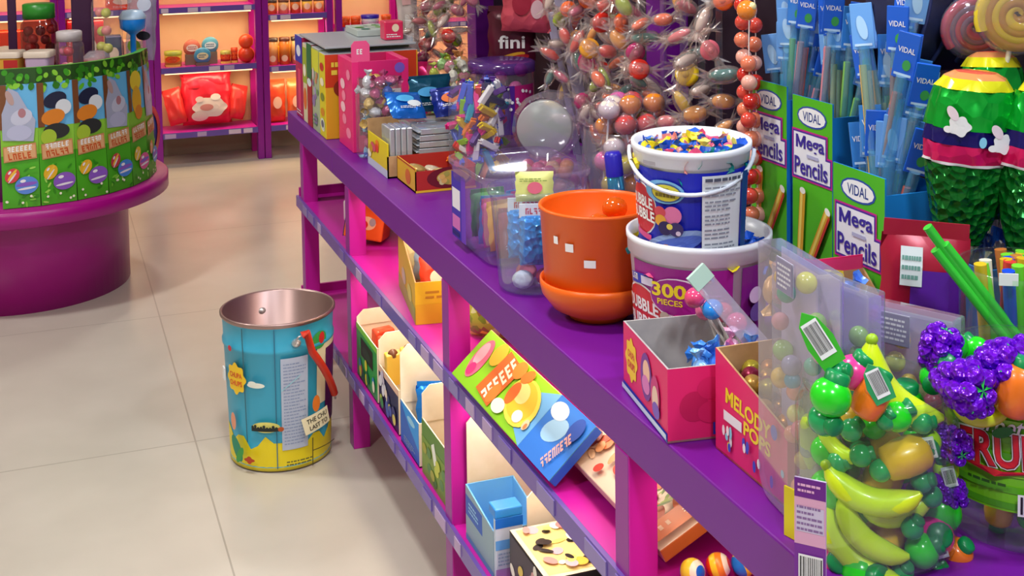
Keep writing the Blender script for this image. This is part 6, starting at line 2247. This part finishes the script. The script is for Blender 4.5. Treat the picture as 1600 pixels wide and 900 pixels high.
# units to the left: red boxes and oddments
for i, (x, z, w, h, c, nm) in enumerate(((.24, .587, .20, .30, '#c01a20', 'big bright red box on the wall shelf behind the round stand'), (.45, .945, .18, .10, '#e8501e', 'orange red low box on the wall shelf above the round stand'), (-.2, .587, .25, .26, '#d83a1e', 'orange red box at the left end of the wall shelves'), (.395, .587, .09, .2, '#2a3a6a', 'navy and white box on the wall shelf behind the dark pole'), (.5, .587, .1, .17, '#e0a08a', 'salmon box beside the navy box on the wall shelf'))):
    t = thing('shelf_box', nm, 'box', (x, YB + .05, wz(z)))
    G().box(-w / 2, 0, 0, w / 2, .14, h, P(c, .4)).build('carton', t, bevel=.003)
    p = Print(plane_map((0, 0, 0), (1, 0, 0), (0, 0, 1)))
    p.ell(0, h * .5, w * .3, h * .2, P('#f4e0c8')).lines(-w * .3, h * .1, w * .3, h * .25, P('#f4d0c0'), 2)
    p.build('front_print', t)

# orange jars with dark lids in the narrow unit
for row, (z, n, h) in enumerate(((.56, 5, .16), (.875, 5, .085))):
    for i in range(n):
        x = 1.33 + .073 * i
        tin(x, YB + .09, z, .032, h, P(('#e8a05a', '#d87a2a', '#e0b070', '#c8682a', '#e8b84a')[(i + row) % 5], .3), P(('#3a2420', '#5a2a1a', '#2a1c1c')[i % 3], .4), ('amber jar with a dark lid on the %s shelf of the narrow wall unit' % ('middle' if row == 0 else 'upper')), 'dark lidded jars on the %s narrow shelf' % ('middle' if row == 0 else 'upper'), lambda p: p.ell(0, .04, .02, .02, P('#f4dcb0')), 'shelf_jar')
for i, (x, c) in enumerate(((1.352, '#e8502a'), (1.472, '#f0703a'), (1.592, '#d84a3a'))):
    o = foil_bag('coral_bag', ('left', 'middle', 'right')[i] + ' coral bag of the three on the lowest narrow wall shelf', .108, .25, .07, foil(c, .3, 20, .4, .1), (x, YB + .12, wz(.196)), (R(-3), 0, 0), 'coral bags on the narrow shelf', lambda p, w, h: p.ell(0, h * .5, w * .25, h * .15, P('#f8c8a8')))
for i in range(5):
    o = G().box(-.03, 0, 0, .03, .1, .10 + .015 * (i % 2), P(('#f0a81e', '#f4c03a', '#e8861e', '#f0b040', '#e0601e')[i], .4)).build('orange_box', None, (1.36 + .065 * i, YB + .17, wz(.56) + (.0)), bevel=.003)
    tag(o, 'small orange yellow box behind the jars on the narrow wall unit', 'box', 'orange boxes on the narrow wall unit')
for i, x in enumerate((1.785, 1.852, 2.05)):
    tin(x, YB + .08, .775, .03, .055, P('#e8501a', .4), P('#e05a1e', .4), ('orange tin at the left post', 'orange tin left of the white tub', 'orange tin at the right post')[i] + ' of the wall shelf behind the tall boxes', 'orange tins on the wall shelf')
t = tin(1.945, YB + .08, .775, .055, .06, P('#e8e8f0', .35), P('#2418a8', .3), 'white tub with a bright blue lid on the wall shelf behind the tall boxes', None, None, 'white_tub')
t['category'] = 'tub'
